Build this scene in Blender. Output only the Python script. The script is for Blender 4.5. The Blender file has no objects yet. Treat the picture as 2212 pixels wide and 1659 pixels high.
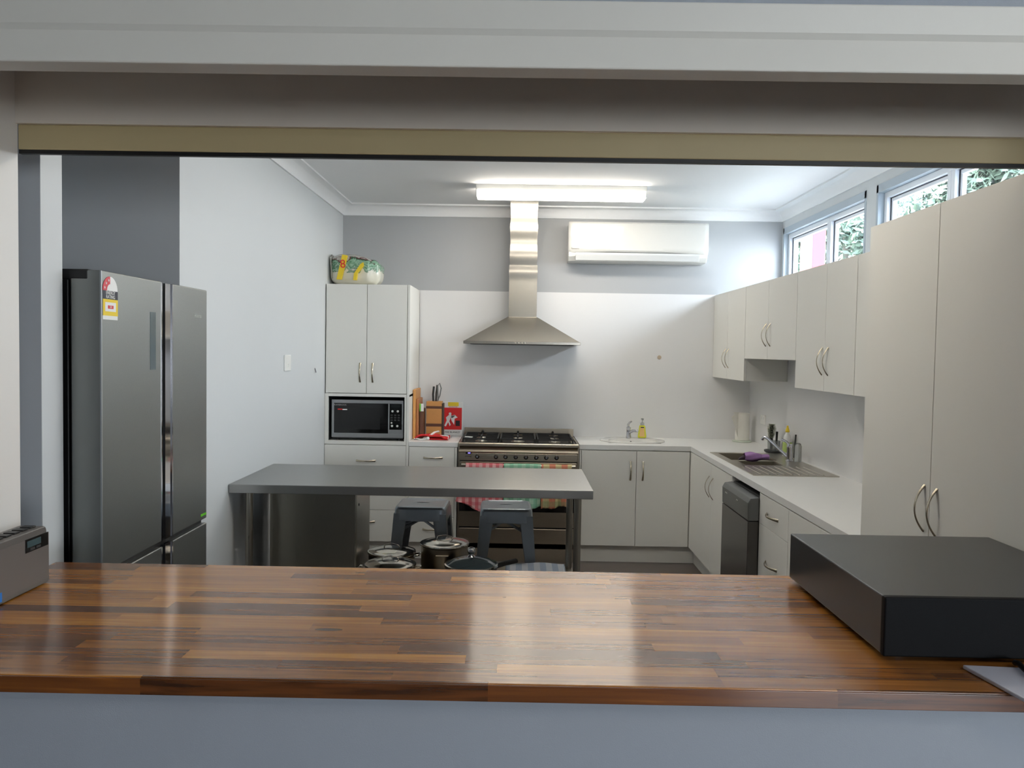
import bpy, bmesh, math, random
from mathutils import Vector, Matrix, noise
random.seed(7)
S = bpy.context.scene
COL = S.collection
R = math.radians
PI = math.pi

# ------------------------------------------------------------------ camera
F_PX, CAM_Z, PITCH, YAW, ROLL = 1781.94, 1.5999, -0.040377, 0.0083, 0.016493
cam = bpy.data.cameras.new('camera'); co = bpy.data.objects.new('camera', cam); COL.objects.link(co)
cam.sensor_fit = 'HORIZONTAL'; cam.sensor_width = 36.0; cam.lens = 36.0 * F_PX / 2212
cam.clip_start = 0.05; cam.clip_end = 200
cy_, sy_, cp_, sp_ = math.cos(YAW), math.sin(YAW), math.cos(PITCH), math.sin(PITCH)
fw = Vector((-sy_ * cp_, cy_ * cp_, sp_)); r0 = Vector((cy_, sy_, 0)); u0 = r0.cross(fw)
rr = r0 * math.cos(ROLL) + u0 * math.sin(ROLL); uu = -r0 * math.sin(ROLL) + u0 * math.cos(ROLL)
co.matrix_world = Matrix.Translation((0, 0, CAM_Z)) @ Matrix((rr, uu, -fw)).transposed().to_4x4()
S.camera = co

# ------------------------------------------------------------------ world, lights, exposure
w = bpy.data.worlds.new('daylight'); S.world = w; w.use_nodes = True
nt = w.node_tree; bg = nt.nodes['Background']
tc = nt.nodes.new('ShaderNodeTexCoord'); sx = nt.nodes.new('ShaderNodeSeparateXYZ'); rp = nt.nodes.new('ShaderNodeValToRGB')
nt.links.new(tc.outputs['Generated'], sx.inputs[0]); nt.links.new(sx.outputs['Z'], rp.inputs[0]); nt.links.new(rp.outputs[0], bg.inputs[0])
rp.color_ramp.elements[0].position = 0.0; rp.color_ramp.elements[0].color = (0.90, 0.96, 1.0, 1)
rp.color_ramp.elements[1].position = 0.7; rp.color_ramp.elements[1].color = (0.62, 0.80, 1.0, 1)
bg.inputs[1].default_value = 29.0

def area(name, loc, rot, sx_, sy_, power, color=(1, 1, 1), portal=False):
    l = bpy.data.lights.new(name, 'AREA'); l.shape = 'RECTANGLE'; l.size = sx_; l.size_y = sy_; l.energy = power; l.color = color
    if portal: l.cycles.is_portal = True
    o = bpy.data.objects.new(name, l); COL.objects.link(o); o.location = loc; o.rotation_euler = rot
    return o
# daylight portals at the real window openings
area('kitchen_window_daylight', (2.32, 4.6, 2.36), (0, R(90), 0), 0.5, 4.6, 1, portal=True)
area('dining_window_daylight', (2.6, -3.05, 1.45), (R(90), 0, 0), 1.9, 0.9, 1, portal=True)
# unseen fill lights added above and behind the camera to brighten the servery side
area('dining_fill_light', (-0.4, -1.0, 2.98), (0, 0, 0), 1.2, 0.3, 8, (1, 0.9, 0.78))
area('dining_fill_light.001', (2.2, -0.2, 2.98), (0, 0, 0), 1.2, 0.3, 14, (1, 0.9, 0.78))

sl = bpy.data.lights.new('sun', 'SUN'); sl.energy = 50; sl.angle = R(3); sl.color = (1, .96, .9)
so = bpy.data.objects.new('sun', sl); COL.objects.link(so); so.rotation_euler = Vector((0.55, -0.45, -0.9)).to_track_quat('-Z', 'Y').to_euler()
S.view_settings.view_transform = 'Standard'; S.view_settings.look = 'None'
S.view_settings.gamma = 1.0; S.view_settings.use_curve_mapping = False
S.view_settings.exposure = 0.0
try:
    S.cycles.use_denoising = True
    S.cycles.max_bounces = 10; S.cycles.diffuse_bounces = 6; S.cycles.glossy_bounces = 5; S.cycles.transparent_max_bounces = 12
    S.cycles.sample_clamp_indirect = 6.0; S.cycles.caustics_reflective = False; S.cycles.caustics_refractive = False
except Exception: pass

# ------------------------------------------------------------------ materials
def lin(c):
    if isinstance(c, str):
        c = tuple(int(c[i:i + 2], 16) for i in (0, 2, 4))
    c = [v / 255 for v in c]
    return tuple((v / 12.92 if v <= 0.04045 else ((v + 0.055) / 1.055) ** 2.4) for v in c) + (1.0,)
MATS = {}
def mat(name, col=(200, 200, 200), rough=0.5, metal=0.0, emit=None, es=0, alpha=None, trans=0, coat=0, var=0.03, vscale=6, bump=0, bscale=300, spec=None):
    if name in MATS: return MATS[name]
    m = bpy.data.materials.new(name); m.use_nodes = True; n = m.node_tree.nodes; L = m.node_tree.links
    p = n['Principled BSDF']; c = lin(col)
    p.inputs['Roughness'].default_value = rough; p.inputs['Metallic'].default_value = metal
    t = n.new('ShaderNodeTexCoord')
    if var:
        nz = n.new('ShaderNodeTexNoise'); nz.inputs['Scale'].default_value = vscale; nz.inputs['Detail'].default_value = 3
        mx = n.new('ShaderNodeMix'); mx.data_type = 'RGBA'; L.new(t.outputs['Object'], nz.inputs['Vector'])
        mx.inputs['A'].default_value = tuple(v * (1 - var) for v in c[:3]) + (1,); mx.inputs['B'].default_value = tuple(min(1, v * (1 + var)) for v in c[:3]) + (1,)
        L.new(nz.outputs['Fac'], mx.inputs['Factor']); L.new(mx.outputs['Result'], p.inputs['Base Color'])
    else: p.inputs['Base Color'].default_value = c
    if bump:
        nb = n.new('ShaderNodeTexNoise'); nb.inputs['Scale'].default_value = bscale; L.new(t.outputs['Object'], nb.inputs['Vector'])
        b = n.new('ShaderNodeBump'); b.inputs['Strength'].default_value = bump; b.inputs['Distance'].default_value = 0.002
        L.new(nb.outputs['Fac'], b.inputs['Height']); L.new(b.outputs[0], p.inputs['Normal'])
    if emit is not None:
        p.inputs['Emission Color'].default_value = lin(emit); p.inputs['Emission Strength'].default_value = es
    if trans: p.inputs['Transmission Weight'].default_value = trans
    if coat: p.inputs['Coat Weight'].default_value = coat; p.inputs['Coat Roughness'].default_value = 0.05
    if spec is not None: p.inputs['Specular IOR Level'].default_value = spec
    MATS[name] = m; return m

def steel(name, col, rough=0.3, stretch=(1, 1, 60), bump=0.15, aniso=0.0, tan=None, scale=12):
    m = bpy.data.materials.new(name); m.use_nodes = True; n = m.node_tree.nodes; L = m.node_tree.links; p = n['Principled BSDF']
    p.inputs['Metallic'].default_value = 1; p.inputs['Base Color'].default_value = lin(col)
    t = n.new('ShaderNodeTexCoord'); mp = n.new('ShaderNodeMapping'); mp.inputs['Scale'].default_value = stretch; L.new(t.outputs['Object'], mp.inputs[0])
    nz = n.new('ShaderNodeTexNoise'); nz.inputs['Scale'].default_value = scale; nz.inputs['Detail'].default_value = 4; L.new(mp.outputs[0], nz.inputs['Vector'])
    mr = n.new('ShaderNodeMapRange'); mr.inputs['To Min'].default_value = rough * 0.8; mr.inputs['To Max'].default_value = rough * 1.2
    L.new(nz.outputs['Fac'], mr.inputs['Value']); L.new(mr.outputs[0], p.inputs['Roughness'])
    if bump:
        b = n.new('ShaderNodeBump'); b.inputs['Strength'].default_value = bump; b.inputs['Distance'].default_value = 0.0006
        L.new(nz.outputs['Fac'], b.inputs['Height']); L.new(b.outputs[0], p.inputs['Normal'])
    if aniso:
        p.inputs['Anisotropic'].default_value = aniso
        if tan:
            v = n.new('ShaderNodeCombineXYZ')
            for i in range(3): v.inputs[i].default_value = tan[i]
            L.new(v.outputs[0], p.inputs['Tangent'])
    MATS[name] = m; return m

M_wall = mat('painted wall pale grey', (206, 209, 210), 0.75, var=0.015, vscale=1.5, bump=0.05)
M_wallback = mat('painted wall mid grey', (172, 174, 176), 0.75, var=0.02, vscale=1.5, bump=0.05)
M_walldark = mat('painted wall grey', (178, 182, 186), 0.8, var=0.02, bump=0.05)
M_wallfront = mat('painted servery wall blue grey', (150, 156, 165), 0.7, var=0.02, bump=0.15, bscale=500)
M_panel = mat('white splashback laminate', (222, 222, 222), 0.35, var=0.01)
M_ceil = mat('ceiling white', (240, 241, 242), 0.85, var=0.01)
M_trim = mat('white gloss trim', (214, 212, 205), 0.45, var=0.015)
M_jamb = mat('white jamb', (226, 223, 218), 0.5, var=0.01)
M_soft = mat('satin pelmet paint', (222, 212, 200), 0.35, var=0.03, vscale=2)
M_shut = mat('beige shutter rail', (176, 160, 122), 0.5, var=0.05)
M_floor = mat('dark vinyl floor', (92, 84, 80), 0.45, var=0.06, vscale=30)
M_cab = mat('cabinet white', (226, 225, 219), 0.5, var=0.012, vscale=3)
M_carc = mat('cabinet carcass', (170, 169, 165), 0.6, var=0.01)
M_top = mat('white laminate worktop', (226, 226, 224), 0.3, var=0.012, vscale=40)
M_black = mat('black plastic', (14, 14, 15), 0.45, var=0.05)
M_blackg = mat('black glass', (8, 8, 9), 0.08, var=0.0)
M_dark = mat('dark grey plastic', (52, 53, 54), 0.5, var=0.04)
M_white = mat('white plastic', (232, 232, 228), 0.3, var=0.0)
M_gloss = mat('glossy white plastic', (218, 217, 212), 0.45, var=0.0, coat=1.0)
M_chrome = mat('chrome', (215, 215, 220), 0.07, 1.0, var=0)
M_nickel = mat('satin nickel', (190, 180, 160), 0.25, 1.0, var=0)
M_steel = steel('stainless steel', (188, 182, 170), 0.3)
M_steelT = steel('stainless table top', (165, 165, 163), 0.3, (1, 40, 1), 0.12, 0.75, (0, 1, 1))
M_steelB = steel('stainless appliance', (150, 147, 138), 0.3, (40, 1, 1), 0.1, 0.7, (0, 0, 1))
M_steelH = steel('stainless hood', (172, 168, 160), 0.24, (1, 1, 40), 0.12)
M_steelO = steel('stainless oven', (172, 162, 146), 0.3, (1, 1, 60), 0.1)
M_fridge = steel('fridge grey metal', (146, 148, 146), 0.42, (1, 1, 1), 0.0, scale=300)
M_fridgeS = steel('fridge grey metal side', (128, 124, 116), 0.45, (1, 1, 1), 0.0, scale=300)
M_stool = steel('gunmetal', (150, 158, 166), 0.36, (1, 1, 1), 0.05, scale=30)
M_pot = mat('polished steel', (190, 186, 178), 0.12, 1.0, var=0)
M_potb = mat('brushed pot steel', (150, 140, 124), 0.28, 1.0, var=0)
M_leg = steel('table leg steel', (150, 146, 138), 0.3, (30, 30, 1), 0.1)
M_bam = mat('bamboo', (206, 148, 84), 0.5, var=0.12, vscale=14)
M_wooddk = mat('dark timber', (96, 60, 42), 0.5, var=0.15, vscale=14)
M_red = mat('red print', (206, 26, 24), 0.4, var=0.03)
M_redc = mat('red cloth', (200, 34, 36), 0.8, var=0.08, vscale=40)
M_yel = mat('yellow print', (226, 196, 40), 0.5, var=0.03)
M_navy = mat('navy print', (38, 42, 56), 0.5, var=0)
M_paper = mat('white print', (228, 228, 226), 0.6, var=0)
M_purple = mat('purple cloth', (158, 120, 172), 0.85, var=0.12, vscale=50)
M_green = mat('green print', (96, 180, 40), 0.5, var=0)
M_blue = mat('blue print', (40, 120, 200), 0.5, var=0)
M_receiver = mat('black powder coat', (46, 46, 48), 0.32, var=0.05, vscale=400, bump=0.12, bscale=900)
M_light = mat('lit diffuser', (255, 250, 240), 0.5, var=0, emit=(255, 246, 232), es=25.0)
M_alum = mat('white window frame', (235, 238, 242), 0.35, var=0)
M_arch = mat('grey window surround', (172, 182, 190), 0.6, var=0.01)
M_soap = mat('yellow liquid soap', (214, 214, 60), 0.2, var=0.02)
M_peach = mat('peach label', (226, 186, 120), 0.5, var=0.1, vscale=40)
M_clear = mat('frosted clear plastic', (222, 226, 226), 0.15, var=0, trans=0.85)
M_lidglass = mat('smoked lid glass', (120, 140, 150), 0.05, var=0, trans=0.8)
M_bark = mat('bark', (86, 84, 78), 0.9, var=0.2)
M_pink = mat('red painted post', (112, 20, 30), 0.6, var=0.02)
M_ground = mat('pale concrete', (206, 204, 198), 0.9, var=0.1)

def glassmat():
    m = bpy.data.materials.new('window glass'); m.use_nodes = True; n = m.node_tree.nodes; L = m.node_tree.links
    n.remove(n['Principled BSDF']); t = n.new('ShaderNodeBsdfTransparent'); g = n.new('ShaderNodeBsdfGlossy'); g.inputs['Roughness'].default_value = 0.02
    x = n.new('ShaderNodeMixShader'); x.inputs[0].default_value = 0.05
    L.new(t.outputs[0], x.inputs[1]); L.new(g.outputs[0], x.inputs[2]); L.new(x.outputs[0], n['Material Output'].inputs[0]); return m
M_glass = glassmat()

def leafmat():
    m = bpy.data.materials.new('leaves'); m.use_nodes = True; n = m.node_tree.nodes; L = m.node_tree.links; p = n['Principled BSDF']
    t = n.new('ShaderNodeTexCoord'); nz = n.new('ShaderNodeTexNoise'); nz.inputs['Scale'].default_value = 2.2; L.new(t.outputs['Object'], nz.inputs['Vector'])
    r = n.new('ShaderNodeValToRGB'); r.color_ramp.elements[0].position = .3; r.color_ramp.elements[0].color = lin((56, 72, 62)); r.color_ramp.elements[1].position = .7; r.color_ramp.elements[1].color = lin((92, 108, 94))
    L.new(nz.outputs['Fac'], r.inputs[0]); L.new(r.outputs[0], p.inputs['Base Color']); p.inputs['Roughness'].default_value = .6
    return m
M_leaf = leafmat()

def woodmat(dark=False):
    """butcher block: staves along X, random tones, stretched grain, knots"""
    m = bpy.data.materials.new('butcher block timber'); m.use_nodes = True; n = m.node_tree.nodes; L = m.node_tree.links; p = n['Principled BSDF']
    t = n.new('ShaderNodeTexCoord')
    def math_(op, a, b=None):
        k = n.new('ShaderNodeMath'); k.operation = op
        for i, v in enumerate((a, b)):
            if v is None: continue
            if isinstance(v, (int, float)): k.inputs[i].default_value = v
            else: L.new(v, k.inputs[i])
        return k.outputs[0]
    s = n.new('ShaderNodeSeparateXYZ'); L.new(t.outputs['Object'], s.inputs[0])
    X, Y, Z = s.outputs
    row = math_('FLOOR', math_('DIVIDE', math_('ADD', Y, 0.53), 0.044))
    wn = n.new('ShaderNodeTexWhiteNoise'); wn.noise_dimensions = '1D'; L.new(row, wn.inputs['W'])
    ln = math_('ADD', math_('MULTIPLY', wn.outputs['Value'], 0.25), 0.42)
    xs = math_('DIVIDE', math_('ADD', X, math_('MULTIPLY', wn.outputs['Value'], 7.3)), ln)
    cell = math_('FLOOR', xs)
    cv = n.new('ShaderNodeCombineXYZ'); L.new(cell, cv.inputs[0]); L.new(row, cv.inputs[1])
    w2 = n.new('ShaderNodeTexWhiteNoise'); w2.noise_dimensions = '2D'; L.new(cv.outputs[0], w2.inputs['Vector'])
    r = n.new('ShaderNodeValToRGB'); e = r.color_ramp.elements
    e[0].position = 0; e[0].color = lin((88, 50, 20)); e[1].position = 1; e[1].color = lin((206, 146, 64))
    for pos, c in ((.15, (114, 68, 28)), (.35, (146, 92, 38)), (.75, (176, 116, 48))):
        q = e.new(pos); q.color = lin(c)
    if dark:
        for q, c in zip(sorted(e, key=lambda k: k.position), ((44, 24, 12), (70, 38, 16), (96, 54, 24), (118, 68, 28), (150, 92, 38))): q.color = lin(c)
    # grain: offset per stave so the figure breaks at every joint
    mp = n.new('ShaderNodeMapping'); mp.inputs['Scale'].default_value = (2.2, 42, 42); L.new(t.outputs['Object'], mp.inputs[0])
    of = n.new('ShaderNodeVectorMath'); of.operation = 'ADD'; L.new(mp.outputs[0], of.inputs[0])
    cs = n.new('ShaderNodeVectorMath'); cs.operation = 'SCALE'; cs.inputs['Scale'].default_value = 31.0; L.new(w2.outputs['Color'], cs.inputs[0]); L.new(cs.outputs[0], of.inputs[1])
    nz = n.new('ShaderNodeTexNoise'); nz.inputs['Scale'].default_value = 1.6; nz.inputs['Detail'].default_value = 5; nz.inputs['Distortion'].default_value = .6; L.new(of.outputs[0], nz.inputs['Vector'])
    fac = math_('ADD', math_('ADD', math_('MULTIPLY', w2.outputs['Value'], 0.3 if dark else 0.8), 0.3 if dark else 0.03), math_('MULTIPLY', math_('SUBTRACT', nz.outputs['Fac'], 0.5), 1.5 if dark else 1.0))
    k = n.new('ShaderNodeClamp'); L.new(fac, k.inputs[0]); L.new(k.outputs[0], r.inputs[0])
    # dark knots
    mk = n.new('ShaderNodeMapping'); mk.inputs['Scale'].default_value = (5, 18, 18); L.new(t.outputs['Object'], mk.inputs[0])
    vo = n.new('ShaderNodeTexVoronoi'); vo.inputs['Scale'].default_value = 1.0; vo.inputs['Randomness'].default_value = 1; L.new(mk.outputs[0], vo.inputs['Vector'])
    sc = n.new('ShaderNodeSeparateColor'); L.new(vo.outputs['Color'], sc.inputs[0])
    kn = math_('MULTIPLY', math_('LESS_THAN', vo.outputs['Distance'], 0.16), math_('GREATER_THAN', sc.outputs[0], 0.86))
    mx = n.new('ShaderNodeMix'); mx.data_type = 'RGBA'; L.new(math_('MULTIPLY', kn, .75), mx.inputs['Factor']); L.new(r.outputs[0], mx.inputs['A']); mx.inputs['B'].default_value = lin((34, 22, 16))
    L.new(mx.outputs['Result'], p.inputs['Base Color'])
    p.inputs['Roughness'].default_value = 0.19; p.inputs['Anisotropic'].default_value = 0.97; p.inputs['Specular IOR Level'].default_value = 1.0
    v = n.new('ShaderNodeCombineXYZ'); v.inputs[1].default_value = 1; v.inputs[2].default_value = 1; L.new(v.outputs[0], p.inputs['Tangent'])
    return m
M_wood = woodmat()
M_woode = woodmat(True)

def checkmat(name, base, c1, c2, sx_, sz_):
    m = bpy.data.materials.new(name); m.use_nodes = True; n = m.node_tree.nodes; L = m.node_tree.links; p = n['Principled BSDF']; p.inputs['Roughness'].default_value = .9
    t = n.new('ShaderNodeTexCoord'); s = n.new('ShaderNodeSeparateXYZ'); L.new(t.outputs['Object'], s.inputs[0])
    def stripe(sock, per, off=0.0):
        a = n.new('ShaderNodeMath'); a.operation = 'MULTIPLY_ADD'; a.inputs[1].default_value = 1 / per; a.inputs[2].default_value = off; L.new(sock, a.inputs[0])
        f = n.new('ShaderNodeMath'); f.operation = 'FRACT'; L.new(a.outputs[0], f.inputs[0])
        g = n.new('ShaderNodeMath'); g.operation = 'GREATER_THAN'; g.inputs[1].default_value = .5; L.new(f.outputs[0], g.inputs[0]); return g.outputs[0]
    def mix(f, a, b, k=1.0):
        q = n.new('ShaderNodeMix'); q.data_type = 'RGBA'
        mm = n.new('ShaderNodeMath'); mm.operation = 'MULTIPLY'; mm.inputs[1].default_value = k; L.new(f, mm.inputs[0]); L.new(mm.outputs[0], q.inputs['Factor'])
        for nm, v in (('A', a), ('B', b)):
            if isinstance(v, tuple): q.inputs[nm].default_value = v
            else: L.new(v, q.inputs[nm])
        return q.outputs['Result']
    a = mix(stripe(s.outputs['X'], sx_, 100.1), lin(base), lin(c1), .7)
    b = mix(stripe(s.outputs['Z'], sz_, 100.3), a, lin(c2), .5)
    L.new(b, p.inputs['Base Color']); return m
M_tred = checkmat('red check towelling', (222, 176, 176), (188, 62, 76), (194, 76, 88), 0.05, 0.05)
M_tgrn = checkmat('green check towelling', (176, 206, 184), (110, 170, 140), (120, 176, 148), 0.06, 0.06)
M_tmul = checkmat('multicolour check towelling', (186, 172, 128), (190, 78, 66), (112, 136, 96), 0.09, 0.08)
M_tblu = checkmat('blue striped tea towel', (176, 180, 186), (120, 136, 160), (176, 180, 186), 0.07, 9.0)

def packmat():
    m = bpy.data.materials.new('printed plastic wrap'); m.use_nodes = True; n = m.node_tree.nodes; L = m.node_tree.links; p = n['Principled BSDF']; p.inputs['Roughness'].default_value = .22
    t = n.new('ShaderNodeTexCoord'); s = n.new('ShaderNodeSeparateXYZ'); L.new(t.outputs['Object'], s.inputs[0])
    nz = n.new('ShaderNodeTexNoise'); nz.inputs['Scale'].default_value = 14; nz.inputs['Detail'].default_value = 2; nz.inputs['Distortion'].default_value = 1.5; L.new(t.outputs['Object'], nz.inputs['Vector'])
    a = n.new('ShaderNodeMath'); a.operation = 'MULTIPLY_ADD'; a.inputs[1].default_value = .14; L.new(nz.outputs['Fac'], a.inputs[0]); L.new(s.outputs['Z'], a.inputs[2])
    r = n.new('ShaderNodeValToRGB'); e = r.color_ramp.elements; r.color_ramp.interpolation = 'LINEAR'
    e[0].position = .17; e[0].color = lin((216, 214, 200)); e[1].position = 1; e[1].color = lin((190, 188, 182))
    for pos, c in ((.185, (60, 110, 80)), (.20, (170, 196, 178)), (.215, (66, 120, 88)), (.235, (150, 184, 160)), (.25, (40, 88, 62)), (.262, (96, 30, 44)), (.272, (180, 178, 172))):
        q = e.new(pos); q.color = lin(c)
    L.new(a.outputs[0], r.inputs[0]); L.new(r.outputs[0], p.inputs['Base Color'])
    p.inputs['Coat Weight'].default_value = .3
    return m
M_pack = packmat()

# ------------------------------------------------------------------ mesh helpers
class MB:
    def __init__(s): s.v = []; s.f = []
    def add(s, vs, fs):
        b = len(s.v); s.v += [Vector(p) for p in vs]; s.f += [tuple(b + i for i in f) for f in fs]; return s
    def box(s, x0, x1, y0, y1, z0, z1):
        x0, x1 = sorted((x0, x1)); y0, y1 = sorted((y0, y1)); z0, z1 = sorted((z0, z1))
        return s.add([(x0, y0, z0), (x1, y0, z0), (x1, y1, z0), (x0, y1, z0), (x0, y0, z1), (x1, y0, z1), (x1, y1, z1), (x0, y1, z1)],
                     [(0, 3, 2, 1), (4, 5, 6, 7), (0, 1, 5, 4), (1, 2, 6, 5), (2, 3, 7, 6), (3, 0, 4, 7)])
    def hull8(s, a, b):  # a: bottom quad, b: top quad
        return s.add(list(a) + list(b), [(0, 3, 2, 1), (4, 5, 6, 7), (0, 1, 5, 4), (1, 2, 6, 5), (2, 3, 7, 6), (3, 0, 4, 7)])
    def prism(s, poly, d):  # poly: list of 3d pts, d: extrusion vector
        n = len(poly); d = Vector(d); P = [Vector(p) for p in poly]
        return s.add(P + [p + d for p in P], [tuple(reversed(range(n))), tuple(range(n, 2 * n))] + [(i, (i + 1) % n, n + (i + 1) % n, n + i) for i in range(n)])
    def lathe(s, prof, c=(0, 0, 0), n=32, axis='Z'):
        c = Vector(c); vs = []; fs = []
        for r, h in prof:
            for i in range(n):
                a = 2 * PI * i / n; p = (r * math.cos(a), r * math.sin(a), h)
                if axis == 'Y': p = (p[0], p[2], p[1])
                if axis == 'X': p = (p[2], p[0], p[1])
                vs.append(c + Vector(p))
        for j in range(len(prof) - 1):
            for i in range(n):
                fs.append((j * n + i, j * n + (i + 1) % n, (j + 1) * n + (i + 1) % n, (j + 1) * n + i))
        if prof[0][0] > 1e-6: fs.append(tuple(reversed(range(n))))
        if prof[-1][0] > 1e-6: fs.append(tuple(range((len(prof) - 1) * n, len(prof) * n)))
        return s.add(vs, fs)
    def cyl(s, a, b, r, n=20, r2=None): return s.tube([a, b], r, n, r2=r2)
    def tube(s, path, r, n=12, side=None, flat=1.0, r2=None):
        P = [Vector(p) for p in path]; vs = []; fs = []; m = len(P)
        up = Vector(side).normalized() if side is not None else None
        prev = None
        for i, p in enumerate(P):
            t = (P[min(i + 1, m - 1)] - P[max(i - 1, 0)]).normalized()
            if up is not None: a = (up - t * up.dot(t)).normalized()
            elif prev is not None: a = (prev - t * prev.dot(t)).normalized()
            else:
                a = t.cross(Vector((0, 0, 1)))
                if a.length < 1e-3: a = t.cross(Vector((1, 0, 0)))
                a.normalize()
            prev = a; b = t.cross(a)
            rad = r if r2 is None else r + (r2 - r) * i / (m - 1)
            if callable(r): rad = r(i / (m - 1))
            for k in range(n):
                q = 2 * PI * k / n; vs.append(p + a * math.cos(q) * rad + b * math.sin(q) * rad * flat)
        for i in range(m - 1):
            for k in range(n): fs.append((i * n + k, i * n + (k + 1) % n, (i + 1) * n + (k + 1) % n, (i + 1) * n + k))
        fs.append(tuple(reversed(range(n)))); fs.append(tuple(range((m - 1) * n, m * n)))
        return s.add(vs, fs)
    def ring(s, outer, inner, d):  # plate with a hole: same-count loops, extruded by d
        n = len(outer); d = Vector(d); O = [Vector(p) for p in outer]; I = [Vector(p) for p in inner]
        vs = O + I + [p + d for p in O] + [p + d for p in I]; fs = []
        for i in range(n):
            j = (i + 1) % n
            fs += [(i, n + i, n + j, j), (2 * n + i, 2 * n + j, 3 * n + j, 3 * n + i), (i, j, 2 * n + j, 2 * n + i), (n + i, 3 * n + i, 3 * n + j, n + j)]
        return s.add(vs, fs)
    def grid(s, f, nu, nv, thick=None):
        vs = [f(i / nu, j / nv) for j in range(nv + 1) for i in range(nu + 1)]
        return s.add(vs, [(j * (nu + 1) + i, j * (nu + 1) + i + 1, (j + 1) * (nu + 1) + i + 1, (j + 1) * (nu + 1) + i) for j in range(nv) for i in range(nu)])

ORG = {}
def wloc(o): return ORG.get(o.name, Vector((0, 0, 0)))
def obj(name, mb, m, parent=None, label=None, bev=0, smooth=False, solid=0, seg=2, local=False):
    """links ONE mesh object; coordinates are world unless local (then relative to the parent)"""
    V = mb.v
    lo = Vector((min(p.x for p in V), min(p.y for p in V), min(p.z for p in V))); hi = Vector((max(p.x for p in V), max(p.y for p in V), max(p.z for p in V)))
    if parent is None: org = Vector(((lo.x + hi.x) / 2, (lo.y + hi.y) / 2, lo.z))
    else: org = Vector((0, 0, 0)) if local else wloc(parent)
    me = bpy.data.meshes.new(name); me.from_pydata([p - org for p in V], [], mb.f); me.update()
    b = bmesh.new(); b.from_mesh(me); bmesh.ops.recalc_face_normals(b, faces=b.faces); b.to_mesh(me); b.free()
    me.materials.append(m)
    o = bpy.data.objects.new(name, me); COL.objects.link(o)
    if parent is None: o.location = org; ORG[o.name] = org
    else: o.parent = parent; ORG[o.name] = wloc(parent) if not local else Vector((0, 0, 0))
    if solid:
        q = o.modifiers.new('thickness', 'SOLIDIFY'); q.thickness = solid; q.offset = 0
    if bev:
        q = o.modifiers.new('bevel', 'BEVEL'); q.width = bev; q.segments = seg; q.limit_method = 'ANGLE'; q.angle_limit = R(40)
    if smooth:
        me.shade_smooth()
        if smooth != 'all':
            try: me.set_sharp_from_angle(angle=R(38))
            except Exception: pass
    if label: o['label'] = label
    return o
def B(*a): return MB().box(*a)
def thing(name, label, cat, loc=(0, 0, 0), group=None, rz=0):
    o = bpy.data.objects.new(name, None); COL.objects.link(o); o.location = loc; o.rotation_euler = (0, 0, rz)
    o['label'] = label; o['category'] = cat
    if group: o['group'] = group
    ORG[o.name] = Vector(loc) if not rz else Vector((0, 0, 0)); return o
def tag(o, label, cat, group=None):
    o['label'] = label; o['category'] = cat
    if group: o['group'] = group
    return o
def struct(name, mb, m, **k):
    o = obj(name, mb, m, **k); o['kind'] = 'structure'; return o
def text_mb(s, size, origin, ux, uz, depth=0.0006, align='CENTER', stretch=1.0):
    cu = bpy.data.curves.new('t', 'FONT'); cu.body = s; cu.size = size; cu.align_x = align; cu.align_y = 'CENTER'; cu.extrude = depth; cu.resolution_u = 3
    ob = bpy.data.objects.new('t', cu); COL.objects.link(ob)
    dg = bpy.context.evaluated_depsgraph_get(); me = bpy.data.meshes.new_from_object(ob.evaluated_get(dg))
    ux = Vector(ux).normalized(); uz = Vector(uz).normalized(); un = ux.cross(uz); o = Vector(origin)
    mb = MB(); mb.add([o + ux * v.co.x * stretch + uz * v.co.y + un * v.co.z for v in me.vertices], [tuple(p.vertices) for p in me.polygons])
    bpy.data.objects.remove(ob); bpy.data.curves.remove(cu); bpy.data.meshes.remove(me); return mb
def decal(pts, n, t=0.0008): return MB().prism(pts, Vector(n) * t)
def disc_pts(c, r, ux, uz, n=20, a0=0, a1=2 * PI, close=True):
    c = Vector(c); ux = Vector(ux); uz = Vector(uz); k = n if close else n + 1
    return [c + ux * r * math.cos(a0 + (a1 - a0) * i / n) + uz * r * math.sin(a0 + (a1 - a0) * i / n) for i in range(k)]

# ------------------------------------------------------------------ room shell
XL, XR, XU, D, ZC = -1.465, 1.906, 2.136, 6.807, 2.776
FB = D - 0.6            # front face of the back run
XF = XR - 0.6           # front face of the right run
struct('floor', B(-4.2, 4.6, -3.3, 7.2, -0.1, 0.0), M_floor)
struct('ceiling', B(-2.3, 2.5, 2.03, 7.2, ZC, ZC + 0.1), M_ceil)
struct('ceiling_dining', B(-4.2, 4.6, -3.3, 2.18, 3.0, 3.1), M_ceil)
struct('wall_back', B(-1.6, 2.256, D, D + 0.15, 0, ZC), M_wallback)
struct('wall_left', B(XL - 0.15, XL, 3.60, D, 0, ZC), M_wall)
struct('wall_alcove_back', B(-2.35, XL - 0.002, 3.547, 3.60, 0, ZC).box(-2.35, -2.25, 2.0, 3.547, 0, ZC), M_walldark)
struct('wall_nib', B(-2.25, XL - 0.002, 2.518, 2.636, 0, ZC), M_walldark)
struct('trim_nib', B(XL - 0.002, XL, 2.518, 2.636, 0, ZC), M_wall)
struct('trim_alcove', B(XL - 0.002, XL, 3.547, 3.60, 0, ZC), M_wall)
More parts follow.
